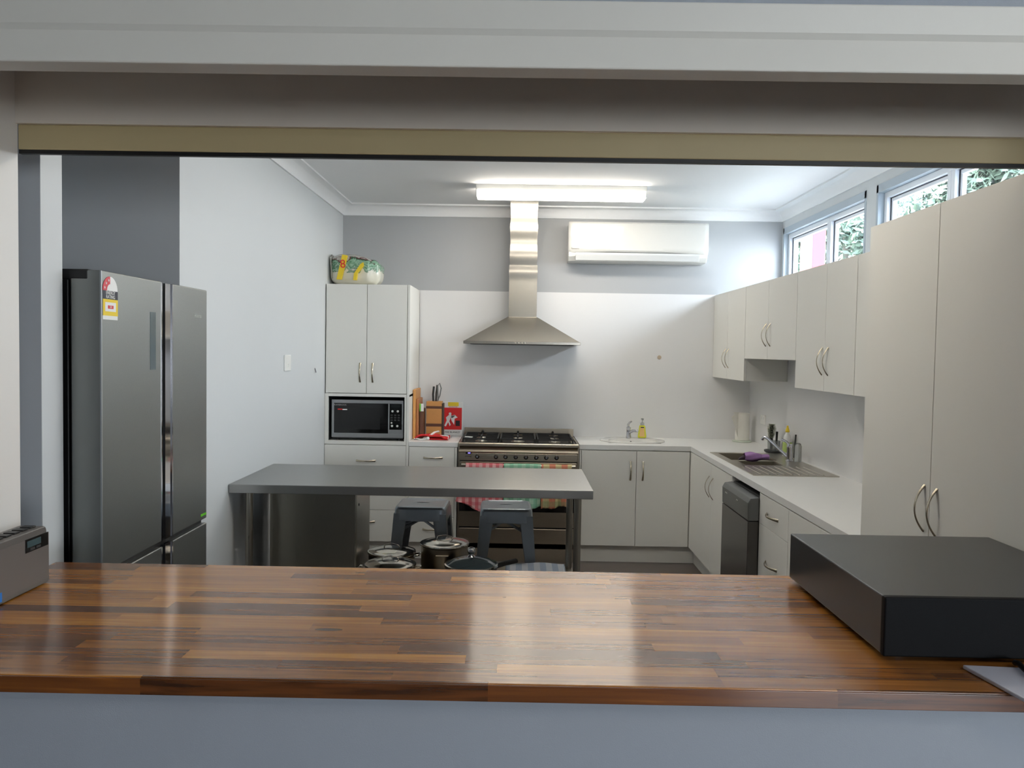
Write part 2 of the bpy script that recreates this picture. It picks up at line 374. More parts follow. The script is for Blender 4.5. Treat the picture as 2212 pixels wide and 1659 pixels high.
# right wall: thick below the windows, thin beside and above them
WZ0, WZ1 = 2.14, 2.628
rw = B(XR, XU + 0.12, 2.03, D, 0, 2.075).box(XU, XU + 0.12, 2.03, D, 2.075, WZ0)
rw.box(XU, XU + 0.12, 2.03, D, WZ1, ZC).box(XU, XU + 0.12, 6.775, D, WZ0, WZ1).box(XU, XU + 0.12, 2.03, 2.25, WZ0, WZ1)
struct('wall_right', rw, M_wall)
struct('trim_splashback', B(-0.835, XR, D - 0.006, D, 0.9, 2.084), M_panel)
struct('trim_splashback_right', B(XR - 0.005, XR, 3.1, D - 0.006, 0.9, 1.60), M_panel)
# servery wall, jambs, lintel
YF, YB, XJ, XJR = 1.525, 2.12, -1.29, 1.42
struct('wall_servery', B(-4.2, 1.27, YF, YB, 0, 0.9535).box(1.27, 4.6, YF, 2.03, 0, 0.9535), M_wallfront)
struct('wall_servery_left', B(-4.2, XJ - 0.02, YF, YB, 0.954, 3.0), M_wallfront)
struct('wall_servery_right', B(XJR + 0.02, 4.6, YF, 2.03, 0.954, 3.0), M_wallfront)
struct('wall_servery_head', B(XJ - 0.02, XJR + 0.02, YF + 0.02, YB, 2.42, 3.0), M_wallfront)
struct('trim_jamb_left', B(XJ - 0.02, XJ, YF, YB, 0.987, 2.42), M_jamb, bev=0.002)
struct('trim_jamb_right', B(XJR, XJR + 0.02, YF, 2.03, 0.987, 2.42), M_jamb, bev=0.002)
lp = [(0, 1.503, 2.1075), (0, 1.503, 2.164), (0, 1.497, 2.174), (0, 1.488, 2.222), (0, 1.56, 2.222), (0, 1.56, 2.1075)]
struct('trim_lintel', MB().prism([(-2.2, y, z) for _, y, z in lp], (4.6, 0, 0)), M_trim, bev=0.003)
struct('wall_bulkhead', B(-4.2, 4.6, 1.53, 1.60, 2.222, 3.0), M_wallfront)
struct('wall_dining_back', B(-4.2, 4.6, -3.3, -3.15, 0, 1.0).box(-4.2, 4.6, -3.3, -3.15, 1.9, 3.0).box(-4.2, 1.65, -3.3, -3.15, 1.0, 1.9).box(3.55, 4.6, -3.3, -3.15, 1.0, 1.9), M_wall)
struct('wall_dining_left', B(-4.35, -4.2, -3.3, 2.12, 0, 3.0), M_wall)
struct('wall_dining_right', B(4.6, 4.75, -3.3, 2.12, 0, 3.0), M_wall)
struct('wall_passage', B(-4.2, -2.35, 2.518, 2.636, 0, ZC).box(-4.3, -4.2, 2.12, 2.636, 0, ZC), M_walldark)
struct('ceiling_passage', B(-4.3, -2.3, 2.12, 2.7, ZC, ZC + 0.1), M_ceil)

# cove cornice
def cornice():
    k = 0.09; prof = [(0.0, k)] + [(k * (1 - math.cos(a)) * 0.92 + 0.004, k - k * math.sin(a) * 0.92 - 0.002) for a in [i * PI / 2 / 8 for i in range(9)]] + [(k, 0.0)]
    prof = [(0, 0), (0, k), (0.012, k), (0.012, k - 0.01)] + [(0.012 + 0.068 * (1 - math.cos(i * PI / 16)), (k - 0.01) - 0.068 * math.sin(i * PI / 16)) for i in range(1, 9)] + [(k, 0.012), (k, 0.0)]
    mb = MB(); vs = []; path = [('L', 3.547), ('L', None), ('R', None), ('R', 2.12)]
    n = len(prof)
    for side, y in path:
        for d, h in prof:
            x = XL + d if side == 'L' else XU - d
            yy = y if y is not None else D - d
            vs.append((x, yy, ZC - h))
    fs = [(i * n + j, i * n + (j + 1) % n, (i + 1) * n + (j + 1) % n, (i + 1) * n + j) for i in range(3) for j in range(n)]
    mb.add(vs, fs); return mb
struct('trim_cornice', cornice(), M_ceil, smooth=True)

# roller shutter over the servery
t = thing('roller_shutter', 'rolled-up roller shutter with beige bottom rail above the servery bench', 'shutter', ((XJ + XJR) / 2, YB + 0.05, 2.085))
obj('shutter_housing', B(XJ, XJR, YB - 0.012, YB + 0.004, 2.157, 2.42), M_soft, t, 'brown-grey painted face board')
obj('bottom_rail', B(XJ + 0.002, XJR - 0.002, YB - 0.004, YB + 0.018, 2.093, 2.156), M_shut, t, 'beige metal rail', bev=0.003)
obj('rubber_seal', B(XJ + 0.002, XJR - 0.002, YB, YB + 0.014, 2.083, 2.093), M_black, t, 'black rubber seal')

# ------------------------------------------------------------------ windows (right wall)
def window(idx, y0, y1, ym):
    fr = MB(); x0 = XU - 0.006
    fr.box(x0, XU + 0.10, y0, y1, WZ1 - 0.05, WZ1).box(x0, XU + 0.10, y0, y1, WZ0, WZ0 + 0.03)
    fr.box(x0, XU + 0.10, y1 - 0.028, y1, WZ0, WZ1).box(x0, XU + 0.10, y0, y0 + 0.028, WZ0, WZ1)
    win = struct('window_%d' % idx, fr, M_arch, bev=0.002)
    for a, b in ((y0 + 0.03, ym), (ym, y1 - 0.03)):
        z0, z1 = WZ0 + 0.03, WZ1 - 0.05
        for j, (xx, wd) in enumerate(((XU + 0.03, 0.035), (XU + 0.055, 0.06))):
            q = MB(); a2, b2 = a + 0.002, b - 0.002; k = wd
            q.box(xx, xx + 0.022, a2, b2, z1 - k, z1 - 0.001).box(xx, xx + 0.022, a2, b2, z0 + .001, z0 + k)
            q.box(xx, xx + 0.022, a2, a2 + k, z0 + k, z1 - k).box(xx, xx + 0.022, b2 - k, b2, z0 + k, z1 - k)
            obj('window_frame' if j == 0 else 'sash', q, M_alum, win, bev=0.002)
        k = 0.036
        g = MB(); xx = XU + 0.052; b2 = b - 0.002; a2 = a + .002
        g.box(xx, xx + 0.004, a2 + k, a2 + k + .006, z0 + k, z1 - k).box(xx, xx + 0.004, b2 - k - .006, b2 - k, z0 + k, z1 - k).box(xx, xx + 0.004, a2 + k, b2 - k, z1 - k - .004, z1 - k)
        obj('gasket', g, M_navy, win)
        obj('pane', B(XU + 0.066, XU + 0.07, a + 0.05, b - 0.05, z0 + 0.05, z1 - 0.05), M_glass, win)
    return win
window(1, 5.165, 6.775, 5.87)
window(2, 3.42, 5.02, 4.225)
window(3, 2.25, 3.28, 2.78)
struct('trim_window_post', B(XU - 0.003, XU + 0.12, 5.02, 5.165, WZ0, WZ1).box(XU - .003, XU + .12, 3.28, 3.42, WZ0, WZ1), M_wall)

# outside
struct('ground_outside', B(2.5, 40, -10, 40, -0.2, -0.05), M_ground)
tag(obj('verandah_post', MB().box(3.0, 3.14, 8.58, 8.95, 0, 4.5), M_pink, bev=0.01), 'pink painted verandah post outside the far window pane', 'post')
def tree(x, y, z, rad, label, seed, nleaf=2600, rz=1.0):
    rnd = random.Random(seed)
    t = thing('tree', label, 'tree', (x, y, -0.05), 'trees beyond the windows')
    tr = MB().tube([(x, y, -0.05), (x + .05, y + .05, z * .5), (x, y + .1, z)], 0.14, 10, r2=0.06)
    for k in range(6):
        a = k * 1.05; tr.tube([(x, y + .08, z * .75), (x + math.cos(a) * rad * .4, y + math.sin(a) * rad * .4, z), (x + math.cos(a) * rad * .7, y + math.sin(a) * rad * .7, z + rad * .4)], 0.04, 6, r2=0.012)
    obj('trunk', tr, M_bark, t, smooth=True)
    lf = MB(); cl = [(rnd.gauss(0, .42), rnd.gauss(0, .42), rnd.gauss(0, .42), rnd.uniform(.22, .42)) for _ in range(34)]
    for i in range(nleaf):
        c = cl[i % 34]; v = Vector((rnd.gauss(0, 1), rnd.gauss(0, 1), rnd.gauss(0, 1))).normalized() * c[3] * rnd.uniform(.5, 1)
        p = Vector((x + (c[0] + v.x) * rad, y + (c[1] + v.y) * rad, z + (c[2] * rz + v.z) * rad))
        a = Vector((rnd.gauss(0, 1), rnd.gauss(0, 1), rnd.gauss(0, 1))).normalized(); b = a.orthogonal().normalized()
        l = rnd.uniform(.05, .10) * (1 + rad * .1); w_ = l * .5
        lf.add([p - a * l, p + b * w_, p + a * l, p - b * w_], [(0, 1, 2, 3)])
    obj('foliage', lf, M_leaf, t)
    return t
tree(6.35, 16.3, 4.2, 1.75, 'bushy tree filling the second window pane, right of the pink post', 1, 15000)
tree(6.9, 12.6, 4.2, 1.35, 'leafy tree seen through the window pane above the tall pantry', 2, 12000)
tree(11.3, 19.2, 7.3, 1.9, 'sunlit treetop glimpsed in the top right window pane', 3, 4000)
tree(8.6, 24.5, 5.6, 2.4, 'distant tree behind the pink post in the farthest window pane', 4, 5200)

# ------------------------------------------------------------------ servery bench
bench = MB().prism([(XJ, 1.4946, .954), (XJR, 1.4946, .954), (XJR, 2.03, .954), (1.265, 2.03, .954), (1.265, 2.28, .954), (XJ, 2.28, .954)], (0, 0, .033))
t = thing('servery_bench', 'glossy butcher-block timber servery bench top across the foreground', 'bench', (0, 1.9, .954))
obj('bench_top', bench, M_wood, t, bev=0.002)
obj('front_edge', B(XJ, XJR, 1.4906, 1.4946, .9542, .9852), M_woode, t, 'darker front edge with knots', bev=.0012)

# ------------------------------------------------------------------ cabinet handles
def bow(mid, length, along, out, bulge=0.03, w_=0.0065, flat=0.38):
    mid = Vector(mid); al = Vector(along).normalized(); ou = Vector(out).normalized(); pts = []
    for i in range(17):
        u = i / 16 * 2 - 1
        pts.append(mid + al * u * length / 2 + ou * (bulge * (1 - u * u) - 0.002))
    return MB().tube(pts, lambda q: w_ * (0.75 + 0.5 * abs(2 * q - 1) ** 2), 10, side=al.cross(ou), flat=flat)
def handle(door, mid, along, out, length=0.145):
    return obj('handle', bow(mid, length, along, out), M_nickel, door, 'satin nickel bow handle', smooth=True)
GAP = 0.0018
# --- left tall cabinet with microwave niche
t = thing('tall_cabinet', 'tall white cabinet with microwave niche in the left back corner', 'cabinet', (-1.155, FB + 0.29, 0))
x0, x1 = XL + 0.002, -0.826
ca = MB().box(x0, x0 + 0.02, FB + 0.02, D - 0.002, 0.0, 2.08).box(x1 - 0.018, x1, FB, D - 0.002, 0.0, 2.08)
ca.box(x0 + .02, x1 - .018, FB + 0.02, D - 0.002, 2.062, 2.08).box(x0, x1, FB + .02, D - .002, 1.236, 1.254).box(x0, x1, FB + .02, D - .002, .87, .899).box(x0, x1, D - 0.02, D - .002, .13, 2.06).box(x0, x1, FB + 0.05, FB + 0.065, 0, 0.13)
obj('carcass', ca, M_cab, t, bev=0.001)
nf = MB().box(x0, -1.437, FB, FB + .02, .872, 1.257).box(-.86, -.846, FB, FB + .02, .872, 1.257).box(-1.437, -.86, FB, FB + .02, 1.235, 1.257).box(-1.437, -.86, FB, FB + .02, .872, .899)
obj('niche_frame', nf, M_cab, t)
obj('niche_lining', MB().box(-1.44, -1.4375, FB + .021, D - .03, .9, 1.236).box(-.857, -.8595, FB + .021, D - .03, .9, 1.236).box(-1.437, -.86, D - .04, D - .03, .9, 1.236), M_dark, t)
for a, b, hx in ((-1.458, -1.149, -1.199), (-1.149, -.846, -1.104)):
    d = obj('door', B(a + GAP, b - GAP, FB - 0.001, FB + 0.018, 1.261, 2.079), M_cab, t, bev=0.001)
    handle(d, (hx, FB - .002, 1.416), (0, 0, 1), (0, -1, 0))
for z0, z1, hz in ((.633, .868, .75), (.378, .630, .54), (.136, .375, .285)):
    d = obj('drawer', B(-1.462, -.846, FB - 0.001, FB + 0.018, z0, z1), M_cab, t, bev=0.001)
    handle(d, (-1.149, FB - .002, hz), (1, 0, 0), (0, -1, 0))
# --- drawer unit between tall cabinet and cooker
t = thing('drawer_unit', 'narrow white three-drawer unit between tall cabinet and cooker', 'cabinet', (-.64, FB + .29, 0))
obj('carcass', MB().box(-.825, -.458, FB + .02, D - .008, .13, .862).box(-.825, -.458, FB + .05, FB + .065, 0, .13).box(-.474, -.458, FB, FB + .02, 0, .862), M_cab, t)
for z0, z1, hz in ((.700, .862, .78), (.330, .697, .60), (.136, .327, .235)):
    d = obj('drawer', B(-.822, -.477, FB - .001, FB + .018, z0, z1), M_cab, t, bev=.001)
    handle(d, (-.640, FB - .002, hz), (1, 0, 0), (0, -1, 0))
tag(obj('worktop', B(-.824, -.452, FB - .002, D - .007, .8645, .9), M_top, bev=.002), 'short white worktop between tall cabinet and cooker', 'worktop')

# --- base cabinet right of cooker
t = thing('base_cabinet', 'white two-door base cabinet under the oval hand basin', 'cabinet', (.89, FB + .29, 0))
obj('carcass', MB().box(.468, .48, FB, D - .008, 0, .862).box(.48, XF + .1, FB + .02, FB + .036, .13, .862).box(.48, XF + .049, FB + .05, FB + .065, 0, .13).box(.48, XF + .1, D - .03, D - .008, 0.13, .862), M_cab, t)
for a, b, hx in ((.482, .898, .854), (.898, 1.300, .947)):
    d = obj('door', B(a + GAP, b - GAP, FB - .001, FB + .018, .135, .858), M_cab, t, bev=.001)
    handle(d, (hx, FB - .002, .708), (0, 0, 1), (0, -1, 0))
# --- base run on the right
def xdoor(parent, name, y0, y1, z0, z1, X=XF):
    return obj(name, B(X - .001, X + .018, y0 + GAP, y1 - GAP, z0, z1), M_cab, parent, bev=.001)
t = thing('base_cabinet', 'white two-door corner base cabinet beside the dishwasher', 'cabinet', (XF + .29, 5.6, 0))
obj('carcass', MB().box(XF + .02, XF + .036, 5.0, FB - .0, .13, .862).box(XF + .05, XF + .065, 5.0, FB + .06, 0, .13).box(XF, XR - .008, 4.998, 5.014, 0, .862), M_cab, t)
for a, b, hy in ((5.53, FB - .003, 5.585), (5.016, 5.53, 5.478)):
    d = xdoor(t, 'door', a, b, .135, .858); handle(d, (XF - .002, hy, .70), (0, 0, 1), (-1, 0, 0))
t = thing('drawer_unit', 'white drawer unit with one bow handle, right of the dishwasher', 'cabinet', (XF + .29, 4.18, 0))
obj('carcass', MB().box(XF + .02, XR - .008, 3.943, 4.418, .13, .862).box(XF, XF + .02, 4.404, 4.418, 0, .862).box(XF + .05, XF + .065, 3.943, 4.418, 0, .13), M_cab, t)
d = xdoor(t, 'drawer', 3.943, 4.404, .70, .858); handle(d, (XF - .002, 4.188, .773), (0, 1, 0), (-1, 0, 0), .19)
d = xdoor(t, 'drawer', 3.943, 4.404, .42, .697); handle(d, (XF - .002, 4.188, .52), (0, 1, 0), (-1, 0, 0), .19)
d = xdoor(t, 'drawer', 3.943, 4.404, .135, .417); handle(d, (XF - .002, 4.188, .25), (0, 1, 0), (-1, 0, 0), .19)
t = thing('base_cabinet', 'white base cabinet next to the tall pantry, behind the black box', 'cabinet', (XF + .29, 3.5, 0))
obj('carcass', MB().box(XF + .02, XR - .008, 3.098, 3.940, .13, .862).box(XF + .05, XF + .065, 3.098, 3.94, 0, .13), M_cab, t)
d = xdoor(t, 'door', 3.098, 3.52, .135, .858); d = xdoor(t, 'door', 3.52, 3.940, .135, .858)
# --- L-shaped worktop with cut-outs for basin and sink
BX0, BX1, BY0, BY1 = .70, 1.11, 6.36, 6.62
SX0, SX1, SY0, SY1 = 1.40, 1.74, 5.18, 5.80
wt = MB(); z0, z1 = .8645, .9; xe = XR - .0055; ye = D - .0065
wt.box(.466, BX0, FB - .002, ye, z0, z1).box(BX1, xe, FB - .002, ye, z0, z1).box(BX0, BX1, FB - .002, BY0, z0, z1).box(BX0, BX1, BY1, ye, z0, z1)
wt.box(XF - .002, xe, 3.098, SY0, z0, z1).box(XF - .002, xe, SY1, FB - .002, z0, z1).box(XF - .002, SX0, SY0, SY1, z0, z1).box(SX1, xe, SY0, SY1, z0, z1)
tag(obj('worktop', wt, M_top), 'long L-shaped white worktop holding basin and sink', 'worktop')

# --- wall cabinets on the right
XW = XR - .315
def wallcab(y0, y1, z0, seam, label, hz, hys, filler=None):
    t = thing('wall_cabinet', label, 'cabinet', (XW + .15, (y0 + y1) / 2, z0), 'white wall cabinets along the right wall')
    obj('carcass', B(XW + .019, XR - .006, y0, y1, z0, 2.075), M_cab, t, bev=.001)
    ds = [(y0, seam), (seam, y1)]
    for (a, b), hy in zip(ds, hys):
        d = obj('door', B(XW, XW + .018, a + GAP, b - GAP, z0, 2.079), M_cab, t, bev=.001)
        if hy: handle(d, (XW - .001, hy, hz), (0, 0, 1), (-1, 0, 0))
    return t
wallcab(5.852, D - .008, 1.412, 6.34, 'wall cabinet nearest the back wall, with a pair of bow handles', 1.568, (6.295, 6.385))
wallcab(4.772, 5.848, 1.571, 5.314, 'shorter wall cabinet with raised underside, above the kitchen sink', 1.727, (5.262, 5.355))
wallcab(3.93, 4.768, 1.414, 4.317, 'wall cabinet nearer the pantry, right of the shorter one', 1.571, (4.268, 4.352))
wallcab(3.098, 3.926, 1.414, 3.77, 'handleless wall cabinet section touching the tall pantry', 1.571, (None, None))
# --- tall pantry
t = thing('pantry_cabinet', 'tall white two-door pantry cabinet at the right, behind the black box', 'cabinet', (XF + .29, 2.56, 0))
obj('carcass', MB().box(XF - .0, XR - .008, 3.076, 3.094, 0, 2.076).box(XF, XR - .008, 2.04, 2.058, 0, 2.076).box(XF + .02, XR - .008, 2.058, 3.076, .1, 2.074), M_cab, t, bev=.001)
for a, b, hy in ((2.568, 3.074, 2.604), (2.06, 2.568, 2.526)):
    d = obj('door', B(XF - .019, XF - .001, a + GAP, b - GAP, .1, 2.076), M_cab, t, bev=.001)
    handle(d, (XF - .020, hy, 1.124), (0, 0, 1), (-1, 0, 0), .148)

# ------------------------------------------------------------------ microwave
t = thing('microwave_oven', 'silver microwave with black glass door in the cabinet niche', 'microwave', (-1.145, FB + .2, .9))
obj('body', B(-1.415, -.876, FB + .045, FB + .42, .912, 1.205), M_dark, t, bev=.004)
mf = FB + .03
obj('front_frame', MB().box(-1.418, -.873, mf, mf + .02, 1.182, 1.208).box(-1.418, -.873, mf, mf + .02, .922, .955).box(-1.418, -1.400, mf, mf + .02, .955, 1.182).box(-.884, -.873, mf, mf + .02, .955, 1.182).box(-.988, -.978, mf, mf + .02, .955, 1.182).box(-.978, -.884, mf, mf + .02, .955, .985), mat('microwave silver', (150, 152, 154), .35, .6, var=0), t, bev=.002)
dr = obj('door', B(-1.400, -.988, mf + .003, mf + .018, .955, 1.182), M_blackg, t)
obj('door_window', B(-1.345, -1.05, mf + .0015, mf + .003, .985, 1.15), mat('perforated door window', (20, 21, 22), .25, var=0), dr)
obj('logo', text_mb('KAMBROOK', .017, (-1.352, mf + .002, 1.168), (1, 0, 0), (0, 0, 1)), mat('grey lettering', (150, 150, 150), .5, var=0), dr)
obj('sticker', B(-1.372, -1.335, mf + .001, mf + .003, 1.131, 1.139), M_red, dr)
obj('sticker', B(-1.335, -1.30, mf + .001, mf + .003, 1.129, 1.137), M_paper, dr)
pn = obj('control_panel', B(-.978, -.884, mf + .003, mf + .018, .985, 1.182), M_blackg, t)
obj('display', B(-.965, -.898, mf + .0015, mf + .003, 1.155, 1.172), mat('lcd dark', (24, 30, 30), .2, var=0), pn)
for cx, cz, r in ((-.955, 1.125, .009), (-.915, 1.125, .009), (-.962, 1.037, .007), (-.958, 1.013, .009), (-.918, 1.013, .009)):
    obj('button', MB().lathe([(r, 0), (r * .8, -.004), (0, -.004)], (cx, mf + .003, cz), 16, 'Y'), M_white, pn)
for r_ in range(3):
    for c_ in range(3):
        obj('button', B(-.97 + c_ * .027, -.953 + c_ * .027, mf + .001, mf + .003, 1.09 - r_ * .019, 1.101 - r_ * .019), M_dark, pn)
for fx in (-1.38, -.91): obj('foot', MB().lathe([(.012, 0), (.012, .013)], (fx, mf + .05, .8995), 12), M_black, t)

# ------------------------------------------------------------------ toilet roll pack on the tall cabinet
def pack():
    t = thing('toilet_paper_pack', 'plastic-wrapped toilet paper pack with green print on tall cabinet', 'toilet paper', (-1.268, 6.42, 2.081))
    cx, cy, cz, a, b, c = -1.268, 6.44, 2.2, .195, .15, .12
    mb = MB(); nu, nv = 64, 32; vs = []
    for j in range(nv + 1):
        ph = -PI / 2 + PI * j / nv
        for i in range(nu):
            th = 2 * PI * i / nu
            f = lambda q, e: math.copysign(abs(q) ** e, q)
            x = f(math.cos(ph), .45) * f(math.cos(th), .45); y = f(math.cos(ph), .45) * f(math.sin(th), .45); z = f(math.sin(ph), .55)
            p = Vector((x * a, y * b, z * c)); 
            k = 1 + .07 * math.cos(x * 2 * PI * 1.8 + .4) * (1 - abs(z) * .5) * .5 + .08 * (noise.noise(p * 14) )
            p = Vector((p.x * (1 + .03 * noise.noise(p * 9)), p.y * k, p.z * (1 + .12 * noise.noise(Vector((x * 3, y * 2, 1)))) - .05 * max(0, x) * max(0, z)))
            if p.z < 0: p.z = max(p.z, -.1185)
            vs.append((cx + p.x, cy + p.y, cz + p.z))
    fs = [(j * nu + i, j * nu + (i + 1) % nu, (j + 1) * nu + (i + 1) % nu, (j + 1) * nu + i) for j in range(nv) for i in range(nu)]
    mb.add(vs, fs); obj('wrapper', mb, M_pack, t, smooth='all')
    bp = Vector((-1.385, 6.258, 2.21)); q = MB()
    q.prism([(-1.395, 6.262, 2.118), (-1.358, 6.262, 2.118), (-1.315, 6.262, 2.30), (-1.352, 6.262, 2.305)], (0, .03, 0))
    br = obj('yellow_band', q, M_yel, t)
    obj('number', text_mb('8', .088, (-1.347, 6.2605, 2.232), (1, 0, .1), (-.1, 0, 1)), M_red, br)
    q = MB().prism([(-1.268, 6.262, 2.115), (-1.243, 6.262, 2.115), (-1.238, 6.262, 2.165), (-1.19, 6.262, 2.225), (-1.195, 6.262, 2.25), (-1.215, 6.262, 2.235), (-1.262, 6.262, 2.165)], (0, .03, 0))
    obj('yellow_band', q, M_yel, t)
    q = MB()   # crimped plastic tail at the wall side
    q.grid(lambda u, v: Vector((-1.44 - .015 * v + .006 * math.sin(u * 9), 6.30 + .2 * u, 2.13 + .19 * v * (1 - .3 * abs(u - .5)))), 10, 6)
    obj('wrapper_tail', q, mat('loose clear wrap', (176, 176, 168), .3, var=.1, vscale=30), t, solid=.002, smooth='all')
pack()

# ------------------------------------------------------------------ items on the short worktop
def board(name, label, x0, x1, y0, y1, h, m, lean=.0):
    return tag(obj(name, MB().hull8([(x0, y0, .9005), (x1, y0, .9005), (x1, y1, .9005), (x0, y1, .9005)], [(x0 + lean, y0, .9005 + h), (x1 + lean, y0, .9005 + h), (x1 + lean, y1, .9005 + h), (x0 + lean, y1, .9005 + h)]), m, bev=.004, seg=3), label, 'chopping board', 'chopping boards beside the tall cabinet')
M_bam2 = mat('bamboo reddish', (176, 118, 74), .5, var=.15, vscale=12)
board('chopping_board', 'tallest light bamboo chopping board standing against the tall cabinet', -.822, -.800, 6.40, 6.72, .385, M_bam)
board('chopping_board', 'middle-height timber chopping board, second from the tall cabinet', -.7975, -.778, 6.42, 6.68, .31, M_bam2)
b3 = board('chopping_board', 'dark brown low chopping board with green and white tag on top', -.7735, -.747, 6.43, 6.62, .23, M_wooddk)
q = obj('tag', MB().box(-.7725, -.740, 6.424, 6.428, 1.115, 1.175), M_paper, b3, 'white paper tag'); obj('tag_stripe', B(-.7725, -.762, 6.4205, 6.424, 1.115, 1.175), M_green, b3, 'green stripe')
t = thing('knife_block', 'bamboo knife block with two dark bands, left of the fire blanket pack', 'knife block', (-.672, 6.6, .9005))
obj('block', B(-.735, -.612, 6.56, 6.66, .9005, 1.185), M_bam, t, bev=.003)
obj('band', B(-.737, -.61, 6.558, 6.662, 1.128, 1.148), M_wooddk, t); obj('band', B(-.737, -.61, 6.558, 6.662, .985, 1.008), M_wooddk, t)
obj('side_slot_panel', B(-.611, -.598, 6.565, 6.655, .9005, 1.17), mat('dark brown side panel', (70, 56, 48), .5), t, bev=.003)
obj('knife_handle', MB().tube([(-.682, 6.60, 1.17), (-.686, 6.60, 1.24), (-.680, 6.60, 1.303)], .011, 10, side=(0, 1, 0), flat=.8), M_dark, t, smooth=True)
obj('knife_handle', MB().tube([(-.664, 6.61, 1.17), (-.662, 6.61, 1.25), (-.655, 6.61, 1.315)], .010, 10, side=(0, 1, 0), flat=.8), mat('steel knife handle', (110, 106, 104), .3, .8, var=0), t, smooth=True)
obj('scissors_handle', MB().tube([(-.655, 6.60, 1.18), (-.632, 6.60, 1.23), (-.622, 6.60, 1.29), (-.635, 6.60, 1.33), (-.650, 6.60, 1.31), (-.648, 6.60, 1.25), (-.645, 6.60, 1.19)], .005, 8), mat('grey scissors', (120, 124, 124), .35, .5, var=0), t, smooth=True)
# fire blanket packet leaning on the wall
t = thing('fire_blanket_pack', 'white and red fire blanket packet leaning against the wall by the cooker', 'fire blanket', (-.537, 6.74, .9005))
obj('packet', B(-.618, -.456, 6.742, 6.775, .9005, 1.172), M_white, t, bev=.003)
yf = 6.7415
rp_ = obj('red_panel', B(-.617, -.463, yf - .0005, yf + .001, .945, 1.125), M_red, t)
obj('yellow_sticker', B(-.577, -.490, yf - .001, yf + .001, 1.138, 1.170), M_yel, t)
obj('lettering', text_mb('FIRE BLANKET', .021, (-.537, yf - .0002, .923), (1, 0, 0), (0, 0, 1), stretch=.95), M_black, t)
obj('lettering', text_mb('PROTECTOR', .012, (-.535, yf - .0002, 1.131), (1, 0, 0), (0, 0, 1)), M_red, t)
pic = MB(); yy = yf - .0015
def pp(pts): pic.prism([(-.617 + a * .154, yy, .945 + b * .18) for a, b in pts], (0, .001, 0))
pic.prism(disc_pts((-.559, yy, 1.075), .011, (1, 0, 0), (0, 0, 1), 16), (0, .001, 0))
pp([(.30, .66), (.42, .68), (.50, .60), (.62, .66), (.62, .60), (.5, .54), (.42, .58), (.34, .38), (.42, .22), (.36, .16), (.28, .34), (.16, .14), (.08, .17), (.2, .42), (.16, .55)])
pp([(.44, .62), (.62, .68), (.78, .56), (.62, .5), (.60, .22), (.46, .40), (.42, .52)])
obj('pictogram', pic, M_paper, rp_, 'white figure holding out a blanket')
obj('pictogram_bin', B(-.513, -.478, yy, yy + .001, .975, 1.02), M_black, rp_, 'black bin symbol')
# red folded cloth
t = thing('folded_apron', 'folded red cloth with white edging and ties lying on the short worktop', 'cloth', (-.66, 6.44, .9005))
def apron(u, v):
    x = -.79 + .25 * u; y = 6.325 + (.068 + .15 * u) * v
    return Vector((x, y, .912 + .028 * math.sin(PI * min(1, u * 1.15)) ** .5 * (1 - .35 * v) + .006 * math.sin(u * 9 + v * 4)))
obj('cloth', MB().grid(apron, 24, 14), M_redc, t, solid=.012, smooth='all')
obj('cloth_fold', MB().grid(lambda u, v: Vector((-.70 + .16 * u, 6.335 + .1 * v, .903 + .012 * math.sin(PI * v) + .002)), 14, 8), M_redc, t, solid=.006, smooth='all')
obj('white_edging', MB().tube([(-.54, 6.335, .908), (-.535, 6.34, .93), (-.56, 6.335, .937), (-.66, 6.33, .934)], .004, 6), M_paper, t, smooth=True)
obj('white_edging', MB().tube([(-.675, 6.34, .938), (-.65, 6.42, .954), (-.63, 6.50, .952)], .007, 6, side=(0, 0, 1), flat=1.6), M_paper, t, smooth=True)
obj('tie', MB().tube([(-.80, 6.35, .906), (-.785, 6.33, .912), (-.75, 6.325, .905), (-.70, 6.32, .91)], .006, 6), M_paper, t, smooth=True)
obj('tie_knot', MB().lathe([(0, -.012), (.012, -.006), (.014, .004), (.006, .014), (0, .014)], (-.693, 6.32, .914), 12), M_paper, t, smooth=True)

